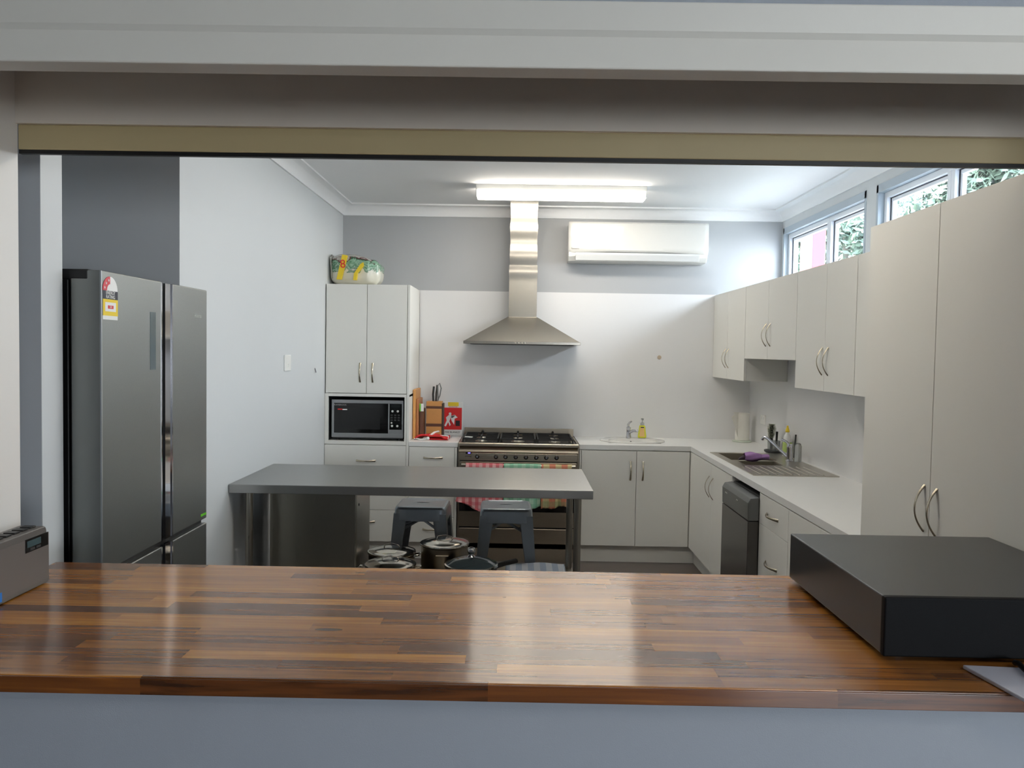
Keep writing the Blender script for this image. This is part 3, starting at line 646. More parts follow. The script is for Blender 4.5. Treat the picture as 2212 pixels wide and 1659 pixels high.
# ------------------------------------------------------------------ cooker
def cooker():
    t = thing('gas_cooker', 'wide stainless freestanding cooker with knobs below the range hood', 'cooker', (.008, 6.48, 0))
    ox0, ox1, yf = -.449, .463, FB - .03
    obj('body', B(ox0, ox1, yf + .03, D - .05, .1, .885), M_dark, t)
    obj('side_edge', MB().box(ox0, ox0 + .012, yf + .01, yf + .06, .1, .885), M_steelO, t); obj('side_edge', MB().box(ox1 - .012, ox1, yf + .01, yf + .06, .1, .885), M_steelO, t)
    hb = MB().box(ox0, ox1, yf + .04, D - .05, .885, .893); obj('hob_plate', hb, mat('hob dark steel', (60, 56, 52), .25, .9, var=.05), t)
    obj('hob_rim', MB().box(ox0 + .002, ox1 - .002, yf - .004, yf + .055, .876, .903).box(ox0, ox0 + .02, yf + .05, D - .06, .885, .902).box(ox1 - .02, ox1, yf + .05, D - .06, .885, .902), M_steelO, t, bev=.006, seg=3)
    obj('splash_rail', B(ox0 + .01, ox1 - .01, D - .062, D - .048, .885, .966), M_steelO, t, 'low stainless upstand', bev=.003)
    # curved upper fascia
    cf = MB(); prof = [(yf + .025, .874), (yf + .014, .862), (yf + .004, .850), (yf + .0, .835), (yf + .006, .825), (yf + .03, .825)]
    cf.prism([(ox0 + .006, y, z) for y, z in prof], (ox1 - ox0 - .012, 0, 0)); obj('fascia', cf, M_steelO, t, bev=.003)
    pn = obj('control_panel', B(ox0 + .012, ox1 - .014, yf + .004, yf + .03, .768, .826), M_steelO, t, bev=.002)
    obj('control_panel_upper', B(ox0 + .012, ox1 - .014, yf + .006, yf + .03, .826, .835), M_steelO, t)
    obj('clock_display', B(-.392, -.350, yf + .001, yf + .005, .818, .832), M_blackg, pn)
    obj('clock_digits', B(-.374, -.356, yf + .0, yf + .0015, .822, .829), mat('clock lilac glow', (120, 110, 240), .5, var=0, emit=(120, 110, 255), es=2.5), pn)
    obj('logo', text_mb('smeg', .016, (-.372, yf + .003, .801), (1, 0, 0), (0, 0, 1), stretch=1.5), M_black, pn)
    for kx in (-.302, -.161, -.089, -.012, .065, .142, .218, .295):
        kx += -.002
        k = obj('knob', MB().lathe([(.0165, .0), (.0165, -.006), (.012, -.010), (.0115, -.024), (.009, -.027), (0, -.027)], (kx, yf + .004, .800), 20, 'Y'), mat('cooker knob', (60, 55, 52), .25, .9, var=0), pn, smooth=True)
        obj('knob_cap', MB().lathe([(.008, 0), (.008, -.002), (0, -.002)], (kx, yf - .023, .802), 14, 'Y'), M_chrome, k, smooth=True)
        obj('knob_mark', B(kx - .003, kx + .001, yf + .002, yf + .005, .821, .825), M_paper, pn)
    dr = obj('oven_door', MB().box(ox0 + .014, ox1 - .016, yf + .004, yf + .03, .268, .760), M_steelO, t, bev=.002)
    obj('oven_window', B(ox0 + .014, ox1 - .016, yf + .001, yf + .005, .385, .66), M_blackg, dr)
    hd = MB().cyl((ox0 + .03, yf - .05, .742), (ox1 - .03, yf - .05, .742), .011, 16)
    for x in (ox0 + .06, ox1 - .06): hd.cyl((x, yf - .05, .742), (x, yf + .006, .742), .008, 12)
    obj('door_handle', hd, M_steel, dr, smooth=True)
    dw = obj('storage_drawer', B(ox0 + .014, ox1 - .016, yf + .004, yf + .03, .142, .257), M_steelO, t, bev=.003)
    obj('plinth', B(ox0 + .014, ox1 - .016, yf + .03, yf + .045, .0, .14), M_steelO, t)
    for (fx, fy) in ((ox0 + .03, 6.7), (ox1 - .03, 6.7)): obj('foot', MB().lathe([(.02, 0), (.02, .1)], (fx, fy, 0), 12), M_black, t)
    M_iron = mat('cast iron', (20, 19, 18), .5, var=.1)
    cxs = (-.285, .0, .285)
    for cx in cxs:
        g = MB(); w2 = .132; y0, y1 = yf + .085, D - .095; z = .925; r = .0055
        for x in (cx - w2, cx + w2): g.box(x - r, x + r, y0, y1, z - r, z + r)
        for y in (y0, y1): g.box(cx - w2, cx + w2, y - r, y + r, z - r, z + r)
        ym = (y0 + y1) / 2; g.box(cx - w2, cx + w2, ym - r, ym + r, z - r, z + r)
        for yb in ((y0 + ym) / 2, (ym + y1) / 2):
            for s_ in (-1, 1):
                g.box(cx + s_ * .035, cx + s_ * w2, yb - r, yb + r, z - r, z + r)
            g.box(cx - r, cx + r, yb + .035, yb + .108, z - r, z + r).box(cx - r, cx + r, yb - .108, yb - .035, z - r, z + r)
        g.lathe([(.008, 0), (.008, .012), (.004, .022), (0, .024)], (cx, y1, z), 8)
        for x in (cx - w2, cx + w2):
            for y in (y0, y1): g.box(x - r, x + r, y - r, y + r, .893, z)
        obj('trivet', g, M_iron, t)
        for yb in ((y0 + ym) / 2, (ym + y1) / 2):
            rr_ = .045 if cx else .055
            bn = obj('burner', MB().lathe([(rr_, 0), (rr_, .006), (rr_ * .8, .008), (rr_ * .75, .016), (0, .016)], (cx, yb, .893), 24), M_steel, t, smooth=True)
            obj('burner_cap', MB().lathe([(rr_ * .68, 0), (rr_ * .7, .004), (rr_ * .55, .007), (0, .007)], (cx, yb, .909), 24), M_iron, bn, smooth=True)
cooker()
tag(obj('spoon_rest', MB().hull8([(-.41, 6.30, .9305), (-.355, 6.27, .9305), (-.345, 6.30, .9305), (-.40, 6.33, .9305)], [(-.41, 6.30, .937), (-.355, 6.27, .937), (-.345, 6.30, .937), (-.40, 6.33, .937)]), M_paper, bev=.002), 'small white packet lying on the front left hob trivet', 'packet')

# tea towels over the oven door handle
def towel(x0, x1, zb, m, label, ph, flare=0.0, hem=None):
    hy, hz, r = FB - .08, .742, .0145
    def f(u, v):
        L_front = hz - (hem(u) if hem else zb); tot = L_front + PI * r + .16; s = v * tot
        x = x0 + (x1 - x0) * u + flare * (1 - u) * max(0, (s and (L_front - s)) / L_front if s < L_front else 0)
        if s < L_front:
            k = 1 - s / L_front; z = hz - L_front + s; y = hy - r - .012 * k - .009 * k * math.sin(u * 16 + ph) - .006 * k * math.sin(u * 37 + ph)
        elif s < L_front + PI * r:
            a = (s - L_front) / r; y = hy - r * math.cos(a); z = hz + r * math.sin(a)
        else:
            y = hy + r; z = hz - (s - L_front - PI * r)
        return Vector((x, y, z))
    return tag(obj('tea_towel', MB().grid(f, 48, 40), m, solid=.003, smooth='all'), label, 'tea towel', 'tea towels over the oven handle')
towel(-.385, -.105, .42, M_tred, 'red and white checked tea towel hanging at left on the oven handle', .3, -.075, lambda u: .46 - .075 * math.sin(u * PI * .85) ** 2)
towel(-.100, .175, .43, M_tgrn, 'green and white tea towel hanging in the middle of the oven handle', 1.2, 0, lambda u: .47 - .05 * math.sin(u * 2.6))
towel(.180, .405, .44, M_tmul, 'orange, yellow and green checked tea towel at right on the oven handle', 2.1, 0, lambda u: .43 + .02 * math.sin(max(0, u - .45) * 6))

# ------------------------------------------------------------------ range hood
def hood():
    t = thing('range_hood', 'stainless canopy range hood with tall flue above the cooker', 'range hood', (.018, 6.6, 1.649))
    x0, x1, yf = -.43, .466, 6.307; yb = D - .0065
    fx0, fx1, ff = -.09, .131, 6.527
    obj('lip', MB().box(x0, x1, yf, yb, 1.649, 1.671), M_steelH, t, bev=.002)
    obj('canopy', MB().hull8([(x0 + .006, yf + .006, 1.671), (x1 - .006, yf + .006, 1.671), (x1 - .006, yb, 1.671), (x0 + .006, yb, 1.671)], [(fx0 - .006, ff - .006, 1.866), (fx1 + .006, ff - .006, 1.866), (fx1 + .006, yb, 1.866), (fx0 - .006, yb, 1.866)]), M_steelH, t, bev=.002)
    for nm, za, zb_, g, ph in (('flue_lower', 1.864, 2.275, 0.0, 0), ('flue_upper', 2.272, ZC - .001, .003, 1)):
        mb = MB(); n = 40; a0, a1 = fx0 + g, fx1 - g; fr = ff + g
        def wv(z):
            if ph == 0: return .004 * math.exp(-((z - 2.22) / .04) ** 2)
            return .004 * math.sin((z - 2.30) * 30) 
        vs = []
        for i in range(n + 1):
            z = za + (zb_ - za) * i / n; q = wv(z)
            vs += [(a0 - q * .6, fr - q, z), (a1 + q * .6, fr - q, z), (a1 + q * .6, yb, z), (a0 - q * .6, yb, z)]
        fs = []
        for i in range(n):
            for k in range(4): fs.append((i * 4 + k, i * 4 + (k + 1) % 4, i * 4 + 4 + (k + 1) % 4, i * 4 + 4 + k))
        fs.append((0, 1, 2, 3)); fs.append((n * 4, n * 4 + 1, n * 4 + 2, n * 4 + 3))
        mb.add(vs, fs); obj(nm, mb, M_steelH, t, smooth=True)
    obj('filter', B(x0 + .05, x1 - .05, yf + .05, yb - .05, 1.645, 1.649), M_dark, t)
    for i in range(4): obj('button', MB().lathe([(.006, 0), (.006, -.004), (0, -.004)], (-.03 + i * .025, yf, 1.66), 10, 'Y'), M_steel, t)
hood()

# ------------------------------------------------------------------ air conditioner
def aircon():
    t = thing('air_conditioner', 'white split-system air conditioner high on the back wall', 'air conditioner', (.93, 6.7, 2.32))
    x0, x1 = .375, 1.488; yb = D - .001; yf = 6.60
    bp = [(yb, 2.322), (yb, 2.628), (yf + .03, 2.628), (yf + .012, 2.40), (yf + .02, 2.36), (yf + .055, 2.325)]
    obj('body', MB().prism([(x0 + .003, y, z) for y, z in bp], (x1 - x0 - .006, 0, 0)), M_white, t, bev=.006, seg=3)
    pan = MB(); pr = [(yf + .018, 2.634), (yf + .006, 2.62), (yf + .001, 2.50), (yf + .004, 2.412), (yf + .014, 2.402)]
    n = 30
    def f(u, v):
        k = v * (len(pr) - 1); i = min(int(k), len(pr) - 2); q = k - i; y = pr[i][0] * (1 - q) + pr[i + 1][0] * q; z = pr[i][1] * (1 - q) + pr[i + 1][1] * q
        x = x0 + (x1 - x0) * u
        if v > .75: z -= (v - .75) * 4 * (.014 * (4 * (u - .5) ** 2) - .0)
        return Vector((x, y + .006 * (2 * abs(u - .5)) ** 10, z))
    pan.grid(f, n, 16); obj('front_panel', pan, M_gloss, t, solid=.006, smooth=True)
    obj('louvre', MB().prism([(x0 + .06, y, z) for y, z in ((yf + .012, 2.392), (yf + .006, 2.375), (yf + .020, 2.330), (yf + .03, 2.332))], (.985 - .0, 0, 0)), mat('louvre pale grey', (206, 208, 208), .4, var=0), t, bev=.002)
    obj('outlet_gap', MB().prism([(x0 + .055, y, z) for y, z in ((yf + .0125, 2.398), (yf + .0115, 2.393), (yf + .02, 2.393), (yf + .02, 2.398))], (.995, 0, 0)), M_dark, t)
    obj('logo', text_mb('Panasonic', .016, (x0 + .055, yf - .002, 2.42), (1, 0, 0), (0, 0, 1)), M_dark, t)
    obj('logo', text_mb('nanoe', .012, (x0 + .045, yf + .008, 2.365), (1, 0, 0), (0, 0, 1)), mat('grey lettering', (150, 150, 150)), t)
aircon()

# ------------------------------------------------------------------ ceiling light
def batten(y0, label):
    t = thing('ceiling_light', label, 'ceiling light', (.28, y0 + .07, 2.68), 'fluorescent battens on the kitchen ceiling')
    obj('base', B(-.328, .884, y0 + .005, y0 + .15, 2.735, ZC - .0005), M_white, t, bev=.003)
    obj('diffuser', MB().prism([(-.318, y0 + y, z) for y, z in ((0, 2.734), (.002, 2.705), (.015, 2.687), (.14, 2.687), (.153, 2.705), (.155, 2.734))], (1.192, 0, 0)), M_light, t, bev=.004)
    obj('end_cap', B(-.327, -.3185, y0 + .002, y0 + .153, 2.69, 2.7345), M_white, t, bev=.003); obj('end_cap', B(.8745, .883, y0 + .002, y0 + .153, 2.69, 2.7345), M_white, t, bev=.003)
batten(5.88, 'lit fluorescent batten light on the kitchen ceiling in front of the hood flue')
batten(3.25, 'second fluorescent batten nearer the servery, hidden behind the raised shutter')

# ------------------------------------------------------------------ oval basin, tap, soap
def oval(cx, cy, a, b, z, n=48): return [Vector((cx + a * math.cos(2 * PI * i / n), cy + b * math.sin(2 * PI * i / n), z)) for i in range(n)]
cx, cy = .905, 6.515
t = thing('hand_basin', 'white oval drop-in hand basin in the back worktop', 'basin', (cx, cy, .9))
mb = MB(); n = 48; L_ = [oval(cx, cy, .255, .20, .9005), oval(cx, cy, .254, .199, .910), oval(cx, cy, .240, .186, .914), oval(cx, cy - .02, .19, .125, .908), oval(cx, cy - .02, .17, .11, .87), oval(cx, cy - .02, .10, .07, .80), oval(cx, cy - .02, .02, .015, .79)]
for l in L_: mb.v += l
for j in range(len(L_) - 1):
    for i in range(n): mb.f.append((j * n + i, j * n + (i + 1) % n, (j + 1) * n + (i + 1) % n, (j + 1) * n + i))
mb.f.append(tuple(range(6 * n, 7 * n)))
obj('bowl', mb, M_gloss, t, smooth=True)
obj('overflow', MB().lathe([(.007, 0), (.007, -.003), (0, -.003)], (.905, 6.60, .885), 12, 'Y'), M_dark, t)
bx, by = .893, 6.655
t = thing('basin_mixer_tap', 'small chrome lever mixer tap on the oval basin', 'tap', (bx, by, .913))
tb = MB().lathe([(.022, 0), (.022, .01), (.018, .02), (.0175, .07), (.02, .085), (0, .09)], (bx, by, .913), 20); obj('body', tb, M_chrome, t, smooth=True)
obj('spout', MB().tube([(bx, by, .95), (bx + .03, by - .05, .975), (bx + .05, by - .1, .98), (bx + .055, by - .105, .97)], .011, 12), M_chrome, t, smooth=True)
obj('lever', MB().tube([(bx, by, .99), (bx - .005, by - .01, 1.02), (bx + .005, by - .03, 1.04), (bx + .012, by - .06, 1.048)], .011, 10, r2=.007), M_chrome, t, smooth=True)
sx0, sy0 = 1.003, 6.66
t = thing('soap_dispenser', 'yellow liquid soap pump bottle beside the basin tap', 'soap bottle', (sx0, sy0, .91))
obj('bottle', MB().hull8([(sx0 - .035, sy0 - .02, .9135), (sx0 + .035, sy0 - .02, .9135), (sx0 + .035, sy0 + .02, .9135), (sx0 - .035, sy0 + .02, .9135)], [(sx0 - .022, sy0 - .016, 1.015), (sx0 + .022, sy0 - .016, 1.015), (sx0 + .022, sy0 + .016, 1.015), (sx0 - .022, sy0 + .016, 1.015)]), M_soap, t, bev=.008, seg=3)
obj('label', MB().prism([(sx0 - .024, sy0 - .0215, .925), (sx0 + .018, sy0 - .0215, .925), (sx0 + .013, sy0 - .0195, .998), (sx0 - .019, sy0 - .0195, .998)], (0, .003, 0)), M_peach, t)
obj('label_text', B(sx0 - .014, sx0 + .012, sy0 - .022, sy0 - .019, .995, 1.003), M_navy, t)
obj('pump', MB().lathe([(.016, 1.015), (.016, 1.035), (.005, 1.037), (.005, 1.06), (.012, 1.062), (.012, 1.07), (0, 1.072)], (sx0, sy0, 0), 16).tube([(sx0, sy0, 1.066), (sx0, sy0 - .03, 1.062)], .005, 8), M_clear, t, smooth=True)

# ------------------------------------------------------------------ sink
def sink():
    t = thing('kitchen_sink', 'stainless double-bowl sink with ribbed drainer under the right wall cabinets', 'sink', (1.62, 5.3, .9))
    x0, x1, y0, y1 = 1.364, 1.862, 4.757, 5.845
    m1 = (SX0 + .01, SX1 - .03, 5.43, SY1 - .01); m2 = (SX0 + .04, SX1 - .06, SY0 + .01, 5.385)
    dk = MB(); za, zb_ = .9005, .9045
    xs = sorted({x0, m1[0], m1[1], m2[0], m2[1], x1}); ys = sorted({y0, m1[2], m1[3], m2[2], m2[3], y1})
    for i in range(len(xs) - 1):
        for j in range(len(ys) - 1):
            cx_, cy_2 = (xs[i] + xs[i + 1]) / 2, (ys[j] + ys[j + 1]) / 2
            if any(m[0] < cx_ < m[1] and m[2] < cy_2 < m[3] for m in (m1, m2)): continue
            dk.box(xs[i], xs[i + 1], ys[j], ys[j + 1], za, zb_)
    obj('deck', dk, M_steel, t)
    rb = MB()
    for k in range(9):
        x = x0 + .06 + k * .045; rb.tube([(x, y0 + .035, zb_), (x, y0 + .37, zb_)], .006, 8, side=(1, 0, 0), flat=.5)
    r_ = obj('drainer_ribs', rb, M_steel, t, smooth=True)
    for m, dep, nm in ((m1, .16, 'main_bowl'), (m2, .12, 'half_bowl')):
        a, b, c, d = m; q = MB(); zz = za - dep; e = .004
        q.box(a, b, c, d, zz - e, zz).box(a - 0, a + e, c, d, zz, za).box(b - e, b, c, d, zz, za).box(a, b, c, c + e, zz, za).box(a, b, d - e, d, zz, za)
        o = obj(nm, q, M_steel, t)
        obj('drain', MB().lathe([(.04, 0), (.035, .003), (0, .003)], ((a + b) / 2, (c + d) / 2, zz), 20), M_chrome, o, smooth=True)
sink()
# mixer tap
tx, ty = 1.782, 5.40
t = thing('kitchen_mixer_tap', 'chrome mixer tap with long raised spout on the sink', 'tap', (tx, ty, .905))
obj('body', MB().lathe([(.026, 0), (.026, .008), (.018, .014), (.0175, .085), (.021, .095), (.018, .112), (0, .115)], (tx, ty, .9048), 20), M_chrome, t, smooth=True)
obj('spout', MB().tube([(tx, ty, .925), (tx - .02, ty + .03, .945), (tx - .105, ty + .13, 1.038), (tx - .122, ty + .15, 1.048), (tx - .132, ty + .16, 1.036), (tx - .133, ty + .162, 1.026)], .0105, 12), M_chrome, t, smooth=True)
obj('lever', MB().tube([(tx, ty, 1.01), (tx - .015, ty + .02, 1.03), (tx - .04, ty + .05, 1.045)], .010, 10, r2=.007), M_chrome, t, smooth=True)
# purple cloth hanging in the bowl
def pc(u, v):
    a = 2 * PI * v; r = .03 * (.55 + .45 * math.sin(PI * min(1, u * 1.2 + .15))) * (1 + .12 * math.sin(5 * a + u * 7))
    c = Vector((1.475, 5.36, .936)).lerp(Vector((1.63, 5.35, .936)), u)
    return c + Vector((0, math.cos(a) * r * 1.2, math.sin(a) * r))
t = thing('dish_cloth', 'crumpled purple dish cloth lying across the divider between the sink bowls', 'cloth', (1.57, 5.42, .905))
obj('cloth', MB().grid(pc, 26, 20), M_purple, t, smooth='all')
obj('cloth_end', MB().tube([(1.44, 5.36, .918), (1.478, 5.36, .932)], .006, 10, r2=.017), mat('dark purple cuff', (60, 44, 56), .8), t, smooth=True)
# dish brush caddy
t = thing('brush_holder', 'dark round dish-brush holder standing behind the sink', 'brush holder', (1.835, 5.92, .9))
obj('saucer', MB().lathe([(.05, 0), (.062, .006), (.064, .018), (.058, .019), (.05, .010), (0, .010)], (1.835, 5.92, .9005), 28), M_dark, t, smooth=True)
obj('cup', MB().lathe([(.042, 0), (.045, .075), (.042, .075), (.039, .004), (0, .004)], (1.838, 5.92, .911), 24), M_clear, t, smooth=True)
t = thing('bottle_brush', 'upright dark-handled bottle brush with pale bristles in the brush holder', 'brush', (1.82, 5.92, .915))
obj('shaft', MB().cyl((1.82, 5.915, .916), (1.812, 5.90, 1.09), .011, 10), M_dark, t, smooth=True)
br = MB(); rnd = random.Random(5)
for i in range(900):
    z = 1.0 + rnd.random() * .10; a = rnd.random() * 2 * PI; r = .035 * (1 - .4 * abs(z - 1.06) / .06)
    p = Vector((1.815, 5.905, z)); q = p + Vector((math.cos(a) * r, math.sin(a) * r, .008)); s_ = Vector((-math.sin(a), math.cos(a), 0)) * .0022
    br.add([p - s_, p + s_, q + s_, q - s_], [(0, 1, 2, 3)])
obj('bristles', br, mat('bristle grey green', (205, 207, 190), .8), t)
tag(obj('dish_brush', MB().tube([(1.858, 5.93, .916), (1.862, 5.93, 1.05)], .007, 8, r2=.009), M_dark, smooth=True), 'thin dark dish brush handle right of the bottle brush', 'brush')
t = thing('detergent_bottle', 'white dishwashing liquid bottle with yellow cap behind the mixer tap', 'bottle', (1.862, 5.70, .9))
obj('bottle', MB().lathe([(.028, 0), (.030, .01), (.030, .11), (.022, .145), (.012, .16), (.012, .17)], (1.862, 5.70, .9005), 24), M_white, t, smooth=True)
obj('label', MB().lathe([(.0305, .03), (.0305, .10)], (1.862, 5.70, .9005), 24), mat('lime label', (186, 208, 120), .5, var=.15, vscale=60), t, smooth=True)
obj('cap', MB().lathe([(.013, .168), (.015, .172), (.011, .19), (.007, .20), (.006, .213), (0, .214)], (1.862, 5.70, .9005), 16), M_yel, t, smooth=True)
tag(obj('scrubbing_stick', MB().tube([(1.885, 5.62, .901), (1.893, 5.62, 1.06)], .006, 8), M_dark, smooth=True), 'thin black stick leaning right of the detergent bottle', 'brush')
t = thing('clear_bottle', 'small clear grey bottle standing right of the mixer tap', 'bottle', (1.835, 5.40, .9))
obj('bottle', MB().lathe([(.022, 0), (.023, .01), (.022, .10), (.016, .118), (.01, .122), (0, .122)], (1.832, 5.385, .905), 20), M_clear, t, smooth=True)
# paper towel
t = thing('paper_towel_roll', 'white paper towel roll on a stand in the right back corner', 'paper towel', (1.80, 6.62, .9))
obj('stand', MB().lathe([(.075, 0), (.078, .006), (.07, .012), (0, .012)], (1.80, 6.62, .9005), 28), mat('pale green plastic', (196, 204, 190), .4, var=0), t, smooth=True)
obj('roll', MB().lathe([(.055, .914), (.056, .916), (.056, 1.128), (.05, 1.13), (.02, 1.13)], (1.80, 6.62, 0), 32), mat('paper white', (232, 230, 222), .9, var=.02, vscale=80), t, smooth=True)
obj('loose_sheet', MB().grid(lambda u, v: Vector((1.755 - .055 * u + .012 * math.sin(v * 6) * u, 6.58 - .05 * u, 1.138 - .20 * v * (1 - .75 * u) + .004 * u)), 12, 12), mat('paper white', ()), t, solid=.001, smooth='all')

# ------------------------------------------------------------------ sockets, switch, hook, cap
t = thing('light_switch', 'white wall switch on the left kitchen wall', 'switch', (XL + .004, 5.19, 1.44))
obj('plate', B(XL, XL + .009, 5.125, 5.255, 1.449, 1.55), M_white, t, bev=.003)
obj('rocker', B(XL + .009, XL + .013, 5.18, 5.20, 1.475, 1.495), M_white, t, bev=.001)
t = thing('wall_hook', 'tiny grey hook on the left wall near the tall cabinet', 'hook', (XL + .005, 5.90, 1.41))
obj('hook', MB().tube([(XL + .001, 5.90, 1.452), (XL + .006, 5.90, 1.435), (XL + .010, 5.90, 1.420)], .004, 8), mat('grey hook', (120, 120, 126), .4, .3, var=0), t, smooth=True)
t = thing('power_outlet', 'white power outlet on the splashback above the sink corner', 'power outlet', (XR - .009, 6.37, 1.05))
obj('plate', B(XR - .015, XR - .0052, 6.33, 6.445, 1.062, 1.135), M_white, t, bev=.002)
obj('switch', B(XR - .018, XR - .015, 6.355, 6.37, 1.10, 1.12), M_white, t); obj('switch', B(XR - .018, XR - .015, 6.405, 6.42, 1.10, 1.12), M_white, t)
tag(obj('blanking_disc', MB().lathe([(.017, 0), (.016, -.004), (0, -.005)], (1.152, D - .006, 1.565), 20, 'Y'), mat('tan plastic', (176, 160, 140), .5), smooth=True), 'small tan round cap on the white back wall', 'wall cap')

# ------------------------------------------------------------------ dishwasher
t = thing('dishwasher', 'grey dishwasher standing proud under the right worktop', 'dishwasher', (XF + .25, 4.7, 0))
dx = XF - .06; y0, y1 = 4.422, 4.985
M_dw = mat('dishwasher grey metal', (92, 90, 88), .25, .75, var=.02)
obj('body', B(XF + .005, XR - .03, y0 + .012, y1 + .0, .02, .835), M_dark, t)
obj('front_door', B(dx, XF - .001, y0, y1, .10, .700), M_dw, t, bev=.003)
cp = obj('control_fascia', MB().prism([(dx, y0, .704), (dx - .002, y0, .80), (dx + .012, y0, .825), (XF - .001, y0, .832), (XF - .001, y0, .704)], (0, y1 - y0, 0)), mat('dishwasher fascia', (112, 114, 114), .35, .7, var=.02), t, bev=.003)
obj('lever_recess', B(dx - .003, dx + .002, 4.62, 4.66, .775, .782), M_chrome, cp); obj('badge', B(dx - .003, dx + .002, 4.86, 4.91, .775, .781), M_chrome, cp)
obj('kick_plate', B(XF + .03, XF + .045, y0 + .01, y1 - .01, 0, .1), M_black, t)

# ------------------------------------------------------------------ fridge
def fridge():
    t = thing('fridge', 'large grey french-door fridge with energy rating sticker in the left alcove', 'fridge', (-1.80, 3.1, 0))
    xf = -1.355; xb = -1.455; y0, y1 = 2.663, 3.568
    obj('body', B(-2.18, xb - .012, y0 + .012, 3.535, .02, 1.815), mat('fridge black side', (24, 24, 26), .35, .3, var=0), t, bev=.004)
    zs = .846
    def slab(nm, a, b, z0, z1, lab=None):
        d = obj(nm, B(xb, xf, a, b, z0, z1), M_fridge, t, lab, bev=.004, seg=3); return d
    dl = slab('left_door', y0, 3.119, zs + .003, 1.838); dr_ = slab('right_door', 3.214, y1, zs + .003, 1.838)
    bl = slab('lower_left_door', y0, 3.119, .06, zs - .018); br_ = slab('lower_right_door', 3.214, y1, .06, zs - .018)
    for z0, z1, d1, d2 in ((zs + .003, 1.836, dl, dr_), (.06, zs - .018, bl, br_)):
        obj('edge_trim', B(xf - .006, xf + .0012, 3.110, 3.1195, z0, z1), M_chrome, d1)
        q = MB().box(xf - .006, xf - .003, 3.153, 3.2135, z0, z1).box(xf - .012, xf + .0012, 3.2095, 3.2145, z0, z1).box(xf - .03, xf - .002, 3.152, 3.155, z0, z1)
        obj('handle_channel', q, M_chrome, d2, 'chrome recessed handle channel')
    obj('handle_recess', B(xb, xf - .035, 3.119, 3.214, .06, 1.834), M_black, t)
    obj('door_seal', B(xb + .005, xf - .02, y0 + .01, y1 - .01, zs - .02, zs + .004), M_black, t)
    obj('front_corner_strip', MB().box(xf - .0035, xf + .001, y0 - .0008, y0 + .0045, zs + .003, 1.837), mat('bright door edge', (200, 204, 208), .3, .9, var=0), dl)
    for a in (y0, 3.42): obj('hinge_cover', B(xb - .04, xf - .04, a - .001, a + .11, 1.806, 1.841), M_black, t, 'black hinge cover', bev=.006)
    obj('control_display', B(xf - .001, xf + .0015, 3.018, 3.062, 1.508, 1.72), mat('display glass', (96, 108, 112), .12, .2, var=0), dl)
    obj('logo', text_mb('Hisense', .024, (xf + .0005, 3.465, 1.724), (0, 1, 0), (0, 0, 1)), mat('pale grey lettering', (190, 194, 188), .4, var=0), dr_)
    obj('green_sticker', B(xf, xf + .001, 3.50, 3.562, .865, .875), M_green, dr_)
    # energy rating sticker (a part of the door: stuck on)
    a, b = 2.673, 2.772; cy2 = (a + b) / 2; rad = (b - a) / 2; z = 1.775; e = .0008
    P = lambda u, v: (xf + e, a + (b - a) * u, v)
    st = obj('energy_sticker', MB().prism([P(0, 1.680), P(1, 1.680), P(1, z)] + [(xf + e, cy2 + rad * math.cos(q), z + .047 * math.sin(q)) for q in [i * PI / 16 for i in range(1, 16)]] + [P(0, z)], (-.0012, 0, 0)), M_paper, dl)
    e2 = xf + .0016
    arc = [(e2, cy2 - .002 + (rad - .0) * math.cos(q), z + .047 * math.sin(q)) for q in [PI / 2 + i * PI / 20 for i in range(11)]] + [(e2, cy2 - .002 + (rad * .42) * math.cos(q), z + .022 * math.sin(q)) for q in [PI - i * PI / 20 for i in range(11)]]
    obj('red_arc', MB().prism(arc, (-.001, 0, 0)), mat('muted red print', (196, 60, 72), .5, var=0), st)
    stars = MB()
    for (sy, sz) in ((cy2 - .038, z + .009), (cy2 - .028, z + .024), (cy2 - .012, z + .034)):
        stars.prism([(e2 + .0006, sy + (.0055 if k % 2 == 0 else .0023) * math.sin(k * PI / 5), sz + (.0055 if k % 2 == 0 else .0023) * math.cos(k * PI / 5)) for k in range(10)], (-.0006, 0, 0))
    obj('stars', stars, M_paper, st)
    obj('navy_panel', B(e2 - .001, e2, a, b, 1.747, z), M_navy, st)
    obj('lettering', text_mb('ENERGY', .0165, (e2 + .0001, cy2, 1.768), (0, 1, 0), (0, 0, 1), .0004), M_paper, st)
    obj('lettering', text_mb('RATING', .0165, (e2 + .0001, cy2, 1.7545), (0, 1, 0), (0, 0, 1), .0004), M_paper, st)
    obj('yellow_panel', B(e2 - .001, e2, a, b, 1.693, 1.747), M_yel, st)
    obj('white_box', B(e2 - .001, e2 + .0005, a + .014, b - .014, 1.707, 1.737), M_paper, st)
    obj('red_box', B(e2 - .001, e2 + .0008, a + .031, b - .031, 1.716, 1.727), M_red, st)
    obj('lettering', text_mb('530', .010, (e2 + .0009, cy2, 1.7215), (0, 1, 0), (0, 0, 1), .0003), M_paper, st)
    for (fx, fy) in ((-1.5, y0 + .05), (-1.5, 3.5), (-2.1, y0 + .05), (-2.1, 3.5)): obj('foot', MB().lathe([(.02, 0), (.02, .022)], (fx, fy, 0), 10), M_black, t)
fridge()

